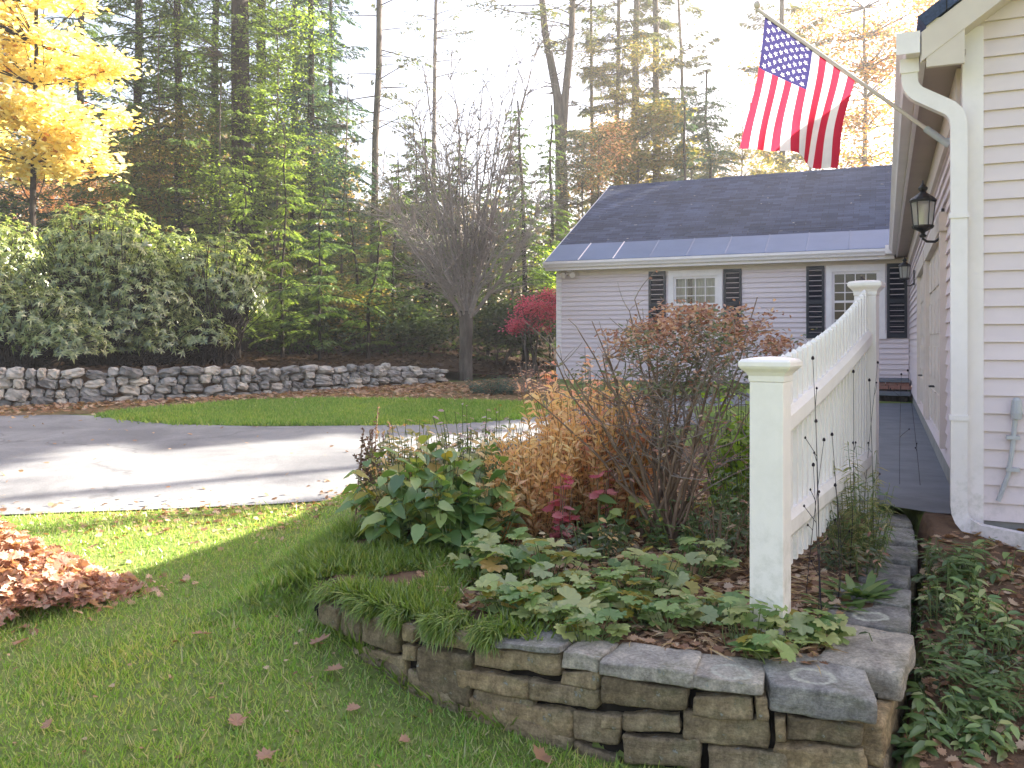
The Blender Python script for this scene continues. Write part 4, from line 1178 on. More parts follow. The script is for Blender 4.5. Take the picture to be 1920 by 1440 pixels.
def leafy(name, label, cat, base, n_stems, spread, height, leaf_tpl, mat, lsize, lwid, per, stemmat='stem_green', seed=0, mat2=None, f2=.15, hmin=.35, droop=.35, group=None, sprad=.004, lean=(0,0), flat=.5):
    base = np.asarray(base, float)
    r = thing(name, label, cat, tuple(base), group=group); rng = np.random.default_rng(seed)
    st = MB(); lf = MB(); l2 = MB()
    for i in range(n_stems):
        a = rng.uniform(0,2*PI); rr = math.sqrt(rng.uniform(0,1))
        h = height * rng.uniform(hmin, 1) * (1 - .25*rr)
        e = base + [spread[0]*rr*math.cos(a)+lean[0]*h, spread[1]*rr*math.sin(a)+lean[1]*h, h]
        b0 = base + [spread[0]*.55*rr*math.cos(a), spread[1]*.55*rr*math.sin(a), -.02]
        e[2] += float(ground_z(e[0], e[1])) - base[2] if flat else 0
        b0[2] = float(ground_z(b0[0], b0[1])) - .02
        P = curve(b0, e, .02, 6, rng); st.tube(P, np.linspace(sprad, sprad*.5, 6), 4)
        m = max(1, int(per*rng.uniform(.6,1.3)))
        tt = np.sort(rng.uniform(.25,1,m)); tt[-1] = 1
        pos = np.stack([np.interp(tt, np.linspace(0,1,6), P[:,k]) for k in range(3)], 1)
        xd = rdir(m, -.1, .3, rng); xd[:,2] -= droop*rng.uniform(.3,1.2,m); zd = np.stack([rng.normal(0,.3,m)+.35*xd[:,0], rng.normal(0,.3,m)+.35*xd[:,1]-.25, np.ones(m)], 1)
        sz = rng.uniform(lsize*.55, lsize, m)
        sel = rng.uniform(0,1,m) < (f2 if mat2 else 0)
        lf.inst(leaf_tpl, pos[~sel], xd[~sel], zd[~sel], sz[~sel], sz[~sel]*lwid)
        if sel.any(): l2.inst(leaf_tpl, pos[sel], xd[sel], zd[sel], sz[sel], sz[sel]*lwid)
    _part(st,'stem',M[stemmat],r,base,True); _part(lf,'foliage',M[mat],r,base,True)
    if l2.n: _part(l2,'faded_foliage' if mat2 != 'petal' else 'flower_foliage',M[mat2],r,base,True)
    return r
leafy('hydrangea','broad leaved green plant at the left end of the raised bed','plant',bedpt(825,5.0),110,(.52,.45),.66,T_HEART,'hydrangea',.145,.74,7,seed=1,mat2='yellowing',f2=.12,droop=.6)
leafy('hydrangea','low green plant of broad leaves drooping beside a yellow leaf in the bed','plant',bedpt(880,4.7),34,(.28,.16),.42,T_HEART,'hydrangea',.15,.78,4,seed=2,mat2='yellowing',f2=.22)
leafy('hydrangea','young plant with a few round green leaves in front of the golden fronds','plant',bedpt(1115,4.85),13,(.25,.15),.36,T_HEART,'hydrangea',.13,.85,3,seed=3,f2=.05,mat2='yellowing')
leafy('perennial','yellow green perennial behind the broad leaved plant by the driveway','plant',bedpt(810,5.9),70,(.45,.35),.66,T_LONG,'yellowshade',.10,.36,18,seed=4,mat2='olive',f2=.4)
leafy('flower_clump','pale pink faded flowers rising behind the broad leaved plants','flower',bedpt(935,6.1),55,(.45,.3),.70,T_FOLD,'olive',.06,.5,10,seed=5,mat2='petal',f2=.55)
leafy('perennial','tangle of yellow and tan perennials at the back left of the bed','plant',bedpt(760,5.5),60,(.32,.35),.70,T_LONG,'yellowshade',.09,.4,16,seed=70,mat2='golden',f2=.4,hmin=.5)
leafy('perennial','leafy green and tan stems between the broad leaved plant and the golden fronds','plant',bedpt(930,5.4),60,(.30,.3),.66,T_FOLD,'fern',.085,.45,12,seed=71,mat2='golden',f2=.3,hmin=.45)
leafy('flower_clump','small cluster of whitish pink flower heads near the driveway','flower',bedpt(880,5.8),40,(.35,.25),.78,T_FOLD,'yellowshade',.05,.6,9,seed=72,mat2='petal',f2=.6,hmin=.6)
leafy('peach_shrub','peach orange leafy mass between the golden fronds and the shrub stems','shrub',bedpt(1140,5.35),70,(.36,.22),.98,T_FOLD,'pinkish',.075,.5,22,stemmat='twig',seed=73,mat2='golden',f2=.4,hmin=.5)
leafy('bed_seedling','green seedlings among the shrub stems','plant',bedpt(1290,4.8),40,(.34,.2),.34,T_FOLD,'fern',.07,.5,8,seed=74,mat2='yellowing',f2=.15)
leafy('bed_seedling','tan and green seedlings left of the shrub stems','plant',bedpt(1120,4.55),36,(.34,.18),.26,T_FOLD,'shrubleaf',.065,.5,8,seed=75,mat2='golden',f2=.25)
leafy('bed_seedling','mixed seedlings along the fence side of the bed','plant',bedpt(1390,4.9),44,(.16,.6),.55,T_LONG,'fern',.08,.3,12,seed=76,mat2='litter',f2=.2)
# grey and brown spent spikes at the bed's left corner
def spikes(label, px, Y, n, h, seed, mat='spike', top='spike'):
    b = bedpt(px, Y); r = thing('spent_flower_spike', label, 'flower', tuple(b)); rng = np.random.default_rng(seed); st = MB(); lf = MB()
    for i in range(n):
        e = b + [rng.normal(0,.07), rng.normal(0,.07), h*rng.uniform(.6,1)]; b0 = b + rng.normal(0,.05,3)*[1,1,0]
        P = curve(b0, e, .02, 6, rng); st.tube(P, np.linspace(.005,.003,6), 4)
        m = 60; t = rng.uniform(.45,1,m); pos = np.stack([np.interp(t, np.linspace(0,1,6), P[:,k]) for k in range(3)],1)
        lf.inst(T_DIA, pos, rdir(m,-.2,1,rng), rdir(m,-.5,1,rng), rng.uniform(.015,.035,m), .012)
    _part(st,'stem',M['twig'],r,b,True); _part(lf,'seed_spike',M[top],r,b)
spikes('brown purple spent spikes at the left corner of the bed', 688, 5.6, 16, .62, 6)
spikes('fuzzy grey spent flower head standing against the sunlit driveway', 708, 6.2, 3, .72, 7)

def golden(label, px, Y, spread, h, n, seed):
    b = bedpt(px, Y); r = thing('fern_clump', label, 'plant', tuple(b)); rng = np.random.default_rng(seed); st = MB(); lf = MB()
    for i in range(n):
        a = rng.uniform(0,2*PI); rr = math.sqrt(rng.uniform(0,1))
        b0 = b + [spread[0]*.7*rr*math.cos(a), spread[1]*.7*rr*math.sin(a), -.02]; b0[2] = float(ground_z(b0[0],b0[1])) - .02
        e = b0 + [rng.normal(0,.06)+.12*math.cos(a), rng.normal(0,.06)+.1*math.sin(a), h*rng.uniform(.5,1)]
        P = curve(b0, e, .02, 8, rng); st.tube(P, np.linspace(.004,.002,8), 4, cap=False)
        m = 44; t = rng.uniform(.12,1,m); pos = np.stack([np.interp(t, np.linspace(0,1,8), P[:,k]) for k in range(3)],1)
        xd = rdir(m,.2,.9,rng)
        lf.inst(T_LONG, pos, xd, rdir(m,-.2,1,rng), rng.uniform(.04,.085,m), rng.uniform(.012,.024,m))
    _part(st,'stem',M['stem_dry'],r,b,True); _part(lf,'foliage',M['golden'],r,b)
golden('tall golden orange autumn clump behind the twiggy shrub', 1115, 5.35, (.38,.30), .88, 140, 8)
golden('narrow golden clump of dry fronds left of the orange mass', 1003, 5.05, (.15,.12), .70, 70, 9)
golden('small dry golden tuft among the broad green leaves', 930, 4.85, (.05,.06), .48, 12, 10)
leafy('red_leaved_sapling','small sapling with rose red leaves in front of the golden clump','plant',bedpt(1050,4.85),6,(.08,.06),.50,T_MAPLE,'pinkleaf',.10,.9,7,stemmat='twig',seed=11,hmin=.8)
leafy('red_leaved_sapling','second rose red sapling close to the shrub stems','plant',bedpt(1135,4.9),5,(.06,.05),.54,T_MAPLE,'pinkleaf',.09,.9,6,stemmat='twig',seed=12,hmin=.8)
leafy('pink_leaved_shrub','pinkish orange shrub tops arching over the driveway side of the bed','shrub',bedpt(1105,6.0),46,(.52,.35),1.22,T_FOLD,'pinkish',.075,.5,30,stemmat='twig',seed=13,hmin=.7)
leafy('green_shrub','bright lime green leafy shrub directly behind the near fence post','shrub',bedpt(1378,5.7),46,(.24,.22),1.12,T_HEART,'limeleaf',.10,.7,13,seed=14,hmin=.25)
leafy('bed_seedling','thin grey stemmed seedlings between the shrub and the near post','plant',bedpt(1350,4.5),20,(.18,.2),.42,T_FOLD,'shrubleaf',.05,.45,9,stemmat='twig',seed=15)
# pale lobed leaves spilling over the wall
K = [((935,4.35),12,.26,.20,'pale lobed leaves beside the long grass of the bed'),((1010,4.1),14,.28,.22,'pale lobed leaf clump just behind the left capstones'),((1060,3.72),11,.24,.15,'lobed leaf clump spilling over the wall left of the first capstone'),
     ((1200,4.0),14,.28,.20,'lobed leaf clump in the middle of the bed front'),((1290,4.3),11,.25,.18,'lobed leaf clump in front of the shrub stems'),((1330,3.68),10,.2,.14,'lobed leaf clump behind the capstone with the lichen ring'),
     ((1405,3.42),9,.14,.20,'lobed leaves in front of the foot of the near post'),((1520,3.42),10,.15,.13,'lobed leaves right of the foot of the near post'),((1130,3.85),10,.22,.16,'lobed leaf clump between the two front clumps'),((965,3.78),10,.2,.15,'lobed leaf clump next to the long grass at the wall edge'),((1020,3.55),9,.17,.13,'lobed leaves hanging over the capstone left of the first pale one'),((1100,3.48),9,.15,.13,'drooping lobed leaves over the seam of the first pale capstone'),((1235,3.62),9,.2,.14,'lobed leaves just behind the seam left of the ringed capstone'),((1180,3.72),9,.18,.16,'lobed leaf clump behind the first pale capstone'),((1450,3.25),7,.14,.10,'low lobed leaves on the corner capstone edge')]
for i, ((px, Y), n, sp, h, lab) in enumerate(K):
    leafy('lobed_leaf_plant', lab, 'plant', bedpt(px, Y), n*2+2, (sp*.95, sp*.6), h*1.15, T_LOBED, 'mantle', .155 if i in (2,0,1) else .125, 1.0, 2.0, seed=30+i, mat2='yellowing' , f2=.12, droop=.25, hmin=.4, group='lobed leaf plants along the bed front')

# long grass mound spilling over the left part of the wall
def blades(mb, x, y, z, h, w, rng, lean=.35, tpl=T_BLADE, droop=None):
    n = len(x); a = rng.uniform(0,2*PI,n)
    up = np.stack([rng.normal(0,lean,n), rng.normal(0,lean,n), np.ones(n)],1)
    zd = np.stack([np.cos(a), np.sin(a), 0*a],1)
    mb.inst(tpl, np.stack([x,y,z],1), up, zd, h, w)
rng = np.random.default_rng(40)
mb = MB(); n = 60000
x = rng.uniform(-1.6,.25,n); y = rng.uniform(3.45,5.6,n)
line = np.interp(x, WALL_X, WALL_Y)
keep = (y > line + .0) & (y < line + 1.05 - .35*sstep(-.5,.2,x)) & (rng.uniform(0,1,n) < 1 - .95*sstep(-.15,.2,x))
dens = np.array([mnoise.noise(Vector((a*3.2,b*3.2,0))) for a, b in zip(x, y)])
keep &= dens > -.25 + .9*(1-sstep(-1.6,-1.0,x+.12*rng.normal(0,1,n)))
x, y, dens, line = x[keep], y[keep], dens[keep], line[keep]
blades(mb, x, y, np.maximum(ground_z(x, y), np.where(y > line+.05, bed_z(x,y)*(x > -1), 0)) , rng.uniform(.035,.10,len(x))*(1+.6*dens)*(.45+.55*sstep(-1.5,-.95,x)), .085, rng, .55)
n2 = 11000; pxs = rng.uniform(585,930,n2); yy2 = wall_y_px(pxs); xx2 = xat(pxs, yy2)
tt = np.array([wall_tan(q)[1] for q in pxs]); off = rng.uniform(-.02,.16,n2)
hang = np.array([mnoise.noise(Vector((q*.02,0,7))) for q in pxs])
kk = (hang > -.05) & ((pxs > 690) | (rng.uniform(0,1,n2) < .25)); pxs, yy2, xx2, tt, off, hang = pxs[kk], yy2[kk], xx2[kk], tt[kk], off[kk], hang[kk]; n2 = len(pxs)
P0 = np.stack([xx2+tt[:,0]*off, yy2+tt[:,1]*off, .375+rng.uniform(-.01,.05,n2)],1)
up = np.stack([-tt[:,0]*1.0+rng.normal(0,.4,n2), -tt[:,1]*1.0+rng.normal(0,.4,n2), rng.uniform(-.6,.9,n2)],1)
mb.inst(blade(.06,.6,3), P0, up, np.stack([rng.normal(0,.3,n2),rng.normal(0,.3,n2),np.ones(n2)],1), rng.uniform(.03,.085,n2)*(1+.5*hang), .055)
tag(mb.build('long_grass', M['moundgrass']), 'long green grass spilling over the left end of the stone wall', 'grass', kind='stuff')

# lawns
rng = np.random.default_rng(41)
def inpoly(px, py, poly):
    poly = np.asarray(poly); n = len(poly); c = np.zeros(len(px), bool); j = n-1
    for i in range(n):
        xi, yi = poly[i]; xj, yj = poly[j]
        t = ((yi > py) != (yj > py)) & (px < (xj-xi)*(py-yi)/(yj-yi+1e-12)+xi); c ^= t; j = i
    return c
mb = MB(); n = 250000
v = rng.uniform(0,1,n); y = 2.4 + 5.4*v**1.35; half = .78*y
x = rng.uniform(-1,1,n)*half - .0
yn = np.interp(x, [p[0] for p in DRIVE_NEAR], [p[1] for p in DRIVE_NEAR])
keep = (y < yn + rng.normal(0,.03,n)) & (x < 1.25) & ~((y > wall_y_x(x) - .01) & (x > -.92)) & ~((x > -.92) & (y > 4.2))
dn = np.array([mnoise.noise(Vector((a*1.3,b*1.3,3))) for a, b in zip(x[keep], y[keep])])
x, y = x[keep], y[keep]; k2 = rng.uniform(0,1,len(x)) < .78 + .7*dn; x, y, dn = x[k2], y[k2], dn[k2]
blades(mb, x, y, ground_z(x, y) - .004, rng.gamma(5,.0062,len(x))*(1+.7*dn), rng.uniform(.05,.08,len(x)), rng, .5, T_BLADE1)
tag(mb.build('lawn_grass', M['grass']), 'short green lawn grass in front of the stone wall', 'grass', kind='stuff')
mb = MB(); n = 60000
lawn_poly = [gp(*p) for p in [(185,781),(250,790),(330,796),(500,800),(700,798),(850,795),(985,786),(1080,764),(1000,758),(800,753),(620,750),(450,756),(320,766),(200,776)]]
lp = np.array(lawn_poly)
x = rng.uniform(lp[:,0].min(), lp[:,0].max(), n*3); y = rng.uniform(lp[:,1].min(), lp[:,1].max(), n*3)
k = inpoly(x + rng.normal(0,.05,n*3), y + rng.normal(0,.08,n*3), lp); x, y = x[k][:n], y[k][:n]
blades(mb, x, y, ground_z(x, y), rng.uniform(.05,.10,len(x)), .25, rng, .6, T_BLADE1)
tag(mb.build('far_lawn_grass', M['grass_far']), 'bright strip of lawn grass beyond the driveway', 'grass', kind='stuff')
ruled('far_lawn', [gp(*p) for p in [(185,779),(250,790),(330,796),(500,800),(700,798),(850,795),(985,786),(1080,764)]], [gp(*p) for p in [(185,778),(320,767),(450,757),(620,751),(800,754),(1000,760),(1080,763)]], 80, 6, flat_base, .014, M['lawn_soil'])

# leaf litter
def litter(name, label, mat, pts, size, rng, lift=.012, zfun=ground_z):
    x, y = pts; n = len(x); mb = MB()
    z = zfun(x, y) + rng.uniform(.004, lift, n)
    zd = np.stack([rng.normal(0,.45,n), rng.normal(0,.45,n), np.ones(n)],1)
    sz = rng.uniform(size*.5, size, n)
    mb.inst(T_MAPLE, np.stack([x,y,z],1), rdir(n,-.15,.25,rng), zd, sz, sz*rng.uniform(.6,1,n))
    return tag(mb.build(name, M[mat]), label, 'leaves', kind='stuff')
rng = np.random.default_rng(42)
n = 9000; Y = 3.1 + 4.5*rng.uniform(0,1,n)**1.5; x = rng.uniform(-.5,1.9,n) ; k = (Y > wall_y_x(x)+.24) & (x < np.interp(Y,SIDE_Y,SIDE_X)-.3)
litter('bed_leaf_litter','dry brown leaves lying in the raised bed','litter',(x[k],Y[k]),.058,rng,.03)
n = 3600; Y = rng.uniform(2.4,4.8,n); x = np.interp(Y,SIDE_Y,SIDE_X)+rng.uniform(.05,2.0,n)
k = x < 2.7 + (4.9-Y)*2
litter('border_leaf_litter','brown fallen leaves in the shaded border beside the house','litter',(x[k],Y[k]),.06,rng,.03)
n = 4200; s_ = rng.uniform(0,TOT,n); off = np.abs(rng.normal(0,.55,n))
pp = np.stack([np.interp(s_,dpt,path[:,0]), np.interp(s_,dpt,path[:,1])],1); x = pp[:,0]+off*.42; Y = pp[:,1]-off*.9
litter('verge_leaf_litter','brown leaves drifted along the foot of the retaining wall','litter',(x,Y),.11,rng,.03)
n = 2600; x = rng.uniform(-4,3.5,n); Y = 16.2+ .35*(x) + rng.normal(0,.9,n); k = (Y < 18.4)&(x<.9)
litter('lawn_edge_leaf_litter','brown leaves covering the grass below the bare tree','litter',(x[k],Y[k]),.11,rng,.03)
n = 750; px = rng.uniform(80,900,n); t = rng.uniform(0,1,n); yy = 5.0+2.4*t; x = xat(px, yy)
yn = np.interp(x, [p[0] for p in DRIVE_NEAR], [p[1] for p in DRIVE_NEAR]); Y = yn - np.abs(rng.normal(0,.55,n)); k = (x < -.95)
litter('lawn_leaf_litter','small tan leaves scattered along the driveway edge of the lawn','litter',(x[k],Y[k]),.06,rng,.02)
n = 420; x = rng.uniform(-4,1,n); Y = rng.uniform(2.9,5.6,n); k = (Y < wall_y_x(x)-.05)
litter('scattered_lawn_leaves','small leaf scraps scattered over the shaded lawn','litter',(x[k],Y[k]),.032,rng,.03)
# woodland leaf layer near the wall
n = 6000; x = rng.uniform(-12,1,n); Y = rng.uniform(14,26,n)
k = Y > np.interp(x, path[:,0], path[:,1]) + .3
litter('woodland_leaf_litter','brown leaf litter under the woodland trees','litter_shade',(x[k],Y[k]),.13,rng,.04,woods_z)

n = 260; Y = rng.uniform(7,12.2,n); x = rng.uniform(-7.5,-.5,n); edge_b = rng.uniform(0,1,n) < .6
yn = np.interp(x, [p[0] for p in DRIVE_NEAR], [p[1] for p in DRIVE_NEAR]); Y = np.where(edge_b, yn + np.abs(rng.normal(0,.35,n)), Y)
litter('driveway_leaf_litter','stray leaves blown onto the asphalt driveway','litter',(x,Y),.07,rng,.03)
patchy(M['grass_far'], (.75,.85,.8), (1.5,1.25,1.0), .6)
n = 2600; Y = 3.05 + 3.0*rng.uniform(0,1,n)**1.4; x = rng.uniform(-.4,2.0,n); k = (Y > wall_y_x(x)+.22) & (x < np.interp(Y,SIDE_Y,SIDE_X)-.3); x, Y = x[k], Y[k]; n = len(x)
mb = MB(); z = ground_z(x,Y)+rng.uniform(.01,.05,n)
mb.inst(T_LONG, np.stack([x,Y,z],1), rdir(n,-.1,.35,rng), rdir(n,.3,1,rng), rng.uniform(.04,.15,n), rng.uniform(.004,.009,n))
tag(mb.build('dry_straw', M['straw']),'dry tan stems and straw lying between the bed plants','straw',kind='stuff')
# single fallen leaves on the lawn
LV = [(392,1190,.11,'curled tan leaf lying on the lawn left of the wall end'),(582,1212,.10,'upright orange brown leaf on the lawn just below the wall end'),(612,1258,.09,'pale crumpled leaf on the lawn in front of the leftmost wall stones'),
      (444,1365,.085,'pinkish brown leaf on the front of the lawn left of the wall'),(1024,1416,.11,'flat russet leaf on the grass at the foot of the wall'),(481,1425,.085,'brown leaf at the very front edge of the lawn'),
      (650,1330,.06,'small brown leaf on the lawn beside the mossy patch'),(766,1385,.05,'small whitish leaf scrap on the lawn near the wall foot'),(92,1365,.06,'small tan leaf on the lawn at far left front'),(28,1212,.10,'brown leaf on the lawn just in front of the leaf pile'),(240,1110,.09,'russet leaf lying apart to the right of the leaf pile'),(165,1030,.07,'yellow leaf on the lawn beside the leaf pile')]
rng = np.random.default_rng(43)
for (px, py, sz, lab) in LV:
    Y = 4.0
    for _ in range(30):
        x = xat(px, Y); z = float(ground_z(x, Y)) + .02; Y = .5*Y + .5*(EYE - z)*FPX/(py-640)
    p = np.array([xat(px,Y), Y, float(ground_z(xat(px,Y),Y)) + .022])
    mb = MB(); a = rng.uniform(0,2*PI)
    TV = T_MAPLE[0].copy(); TV[:,2] *= 2.2; TV[:,:2] *= 1 + rng.uniform(-.18,.18,(len(TV),1)); TV[:,2] += .25*rng.uniform(-.3,1)*TV[:,0]**2 + rng.uniform(-.03,.03,len(TV))
    mb.inst((TV, T_MAPLE[1]), np.zeros((1,3)), np.array([[math.cos(a),math.sin(a),.12]]), np.array([[rng.normal(0,.3),-.35,1]]), sz, sz*.85)
    o = mb.build('fallen_leaf', M['litter_red']); o.location = p; tag(o, lab, 'leaf', 'single fallen leaves on the lawn')
# leaf pile
rng = np.random.default_rng(44)
pc = np.array([-3.42, 4.95]); n = 13000
a = rng.uniform(0,2*PI,n); rr = np.sqrt(rng.uniform(0,1,n)) * (1 + .12*np.sin(3*a)) 
far = rng.uniform(0,1,n) < .06; rr = np.where(far, rr*rng.uniform(1,1.35,n), rr)
x = pc[0] + 1.12*rr*np.cos(a); y = pc[1] + .62*rr*np.sin(a)
h = .54*np.clip(1-rr**1.7,0,1) * (1+.25*np.sin(x*5)*np.cos(y*6))
mb = MB(); zz = ground_z(x,y) + h*rng.uniform(.55,1.05,n) + .01
sz = rng.uniform(.03,.078,n); TV = T_MAPLE[0].copy(); TV[:,2] *= 2.6; TV[:,2] -= .35*(TV[:,0]-.4)**2
mb.inst((TV, T_MAPLE[1]), np.stack([x,y,zz],1), rdir(n,-.5,.5,rng), np.stack([rng.normal(0,.7,n),rng.normal(-.2,.7,n),np.ones(n)],1), sz, sz*rng.uniform(.6,1,n))
L0_ = np.array([pc[0],pc[1],float(ground_z(*pc))])
pile = _part(mb,'leaf_pile',M['litter_pile'],None,L0_,False); pile.location = L0_
tag(pile,'raked pile of russet brown leaves on the lawn at left','leaf pile')

# seed head stalks right of the fence
def stalks(label, pts, seed):
    b = bedpt(pts[0][0], pts[0][1]); r = thing('seedhead_plant', label, 'plant', tuple(b)); rng = np.random.default_rng(seed); st = MB(); hd = MB(); heads = []
    for (px, Y, py) in pts:
        e = at(px, py, Y); b0 = np.array([e[0]+rng.normal(0,.04), Y+rng.normal(0,.04), 0]); b0[2] = float(ground_z(b0[0],b0[1])) - .01
        P = curve(b0, e, .015, 7, rng); st.tube(P, np.linspace(.002,.0012,7), 4)
        hd.lathe([(.0,-.007),(.006,-.005),(.0075,0),(.0055,.007),(.001,.011)], e, 8); heads.append(hd); hd = MB()
        for k in range(3):
            if rng.uniform() < .6:
                s0 = P[rng.integers(2,6)]; e2 = s0 + np.array([rng.normal(0,.035), rng.normal(0,.03), rng.uniform(.03,.09)])
                st.tube(curve(s0,e2,.005,4,rng), .0015, 4); hd.lathe([(.0,-.005),(.004,-.003),(.005,0),(.0035,.005),(.001,.008)], e2, 7); heads.append(hd); hd = MB()
    _part(st,'stem',M['stem_dark'],r,b,True); [_part(h,'seed_head',M['seed'],r,b,True) for h in heads]
stalks('dark round seed heads on thin stalks in front of the fence pickets', [(1524,3.75,672),(1530,3.8,790),(1545,3.9,825),(1560,3.95,815),(1525,3.7,872),(1600,4.3,697),(1630,4.5,713),(1566,4.0,910)], 50)
stalks('few dark seed heads against the wing wall above the far walkway', [(1690,6.2,702),(1702,6.2,695),(1646,5.4,680)], 51)
# wispy plant right of the fence
leafy('wispy_plant','feathery yellow green plant leaning over the bluestone walkway','plant',bedpt(1610,4.6),60,(.24,.36),.68,T_LONG,'yellowshade',.085,.13,26,seed=52,mat2='fern',f2=.35,hmin=.4,sprad=.0025)
leafy('low_shrub','low grey green shrub at the foot of the fence beside the side wall','shrub',bedpt(1615,4.35),34,(.24,.22),.32,T_FOLD,'shrubleaf',.06,.4,14,seed=53,mat2='brownleaf',f2=.2)
def strap(label, px, Y, n, L, seed, mat='fern', h=1.0):
    b = bedpt(px,Y); rng = np.random.default_rng(seed); mb = MB()
    a = rng.uniform(0,2*PI,n); up = np.stack([np.cos(a)*.9, np.sin(a)*.9, rng.uniform(.35,1.3,n)*h],1); zd = np.stack([-np.cos(a)*.6,-np.sin(a)*.6,np.ones(n)],1)
    mb.inst(blade(.05,.45,4), b + rng.normal(0,.03,(n,3))*[1,1,0], up, zd, rng.uniform(L*.5,L,n), .5)
    o = _part(mb,'strap_leaf_plant',M[mat],None,b,True); o.location = b; tag(o,label,'plant')
strap('tuft of green strap leaves beside the side wall capstones', 1610, 3.98, 46, .20, 54)
strap('small tuft of strap leaves between the fence and the capstones', 1560, 3.85, 20, .15, 55)
def ferns(label, px, py, z, n, L, seed, mat='fern'):
    Y = FPX*(EYE-z)/(py-640); x = xat(px,Y); b = np.array([x,Y,float(ground_z(x,Y))]); rng = np.random.default_rng(seed)
    r = thing('fern', label, 'fern', tuple(b)); mb = MB(); st = MB()
    for i in range(n):
        a = rng.uniform(0,2*PI); e = b + [L*math.cos(a), L*math.sin(a), L*rng.uniform(.2,.7)]
        P = curve(b, e, .02, 12, rng, .8); st.tube(P, np.linspace(.003,.001,12), 4)
        d = np.gradient(P,axis=0); sd = unit(np.cross(d,[0,0,1.]))
        for s in (-1,1):
            k = np.arange(2,12); w = L*.30*np.sin(np.linspace(.35,PI*.98,len(k)))
            mb.inst(T_LONG, P[k], sd[k]*s + unit(d[k])*.4, np.tile([0,0,1.],(len(k),1)), w, .022)
    _part(st,'stem',M['stem_green'],r,b,True); _part(mb,'foliage',M[mat],r,b)
ferns('green fern growing in the shaded border at lower right', 1835, 1300, .2, 9, .30, 56)
ferns('fern tuft under the foot of the downspout', 1800, 1075, .42, 9, .28, 57)
ferns('fern at the right edge of the shaded border', 1900, 1345, .17, 8, .24, 58)
for i,(px,py,z,lab,mt,n,h) in enumerate([(1790,1085,.40,'pale green leafy plant beside the downspout foot','fern',14,.2),(1860,1080,.42,'lime tinged broad leaves just below the downspout foot','mantle',10,.18),(1800,1150,.32,'leafy stems in the middle of the shaded border','mantle',9,.22),(1880,1160,.33,'loose pale leaves near the right edge of the border','mantle',7,.2),(1740,1080,.4,'dark leafy plant between side wall and downspout','shrubleaf',20,.2),(1900,1290,.2,'low leafy ground plant at right front of the border','shrubleaf',14,.14),(1760,1180,.28,'dark ground plant against the side wall stones','darkleaf',26,.16),(1720,1330,.12,'small dark ground plant at the corner of the wall','darkleaf',20,.13),(1760,1420,.08,'green grassy weeds at the front of the border','fern',26,.13),(1850,1240,.25,'dark leafy ground plant in the middle front of the border','darkleaf',26,.14)]):
    Y = FPX*(EYE-z)/(py-640); x = xat(px,Y); b = np.array([x,Y,float(ground_z(x,Y))])
    leafy('border_plant', lab, 'plant', b, n, (.2,.18), h, T_FOLD, mt, .10 if mt in ('mantle','fern') else .05, .42, 6, seed=60+i, hmin=.3, group='leafy plants in the shaded border')
for i,(px,py,z,lab,mt) in enumerate([(1770,1120,.36,'leafy green plant close to the side wall in the border','fern'),(1845,1180,.33,'pale leafy plant in the back middle of the border','mantle'),(1775,1260,.22,'green leafy ground plant beside the corner of the wall','fern'),(1870,1380,.14,'green leafy ground plant at the lower right corner','fern'),(1820,1410,.1,'pale leafy ground plant at the front of the border','mantle'),(1905,1210,.29,'green plant at the right edge of the border','fern')]):
    Y = FPX*(EYE-z)/(py-640); x = xat(px,Y); b = np.array([x,Y,float(ground_z(x,Y))])
    leafy('border_plant', lab, 'plant', b, 22, (.2,.16), .16, T_FOLD, mt, .075, .45, 6, seed=260+i, hmin=.3, group='leafy plants in the shaded border')

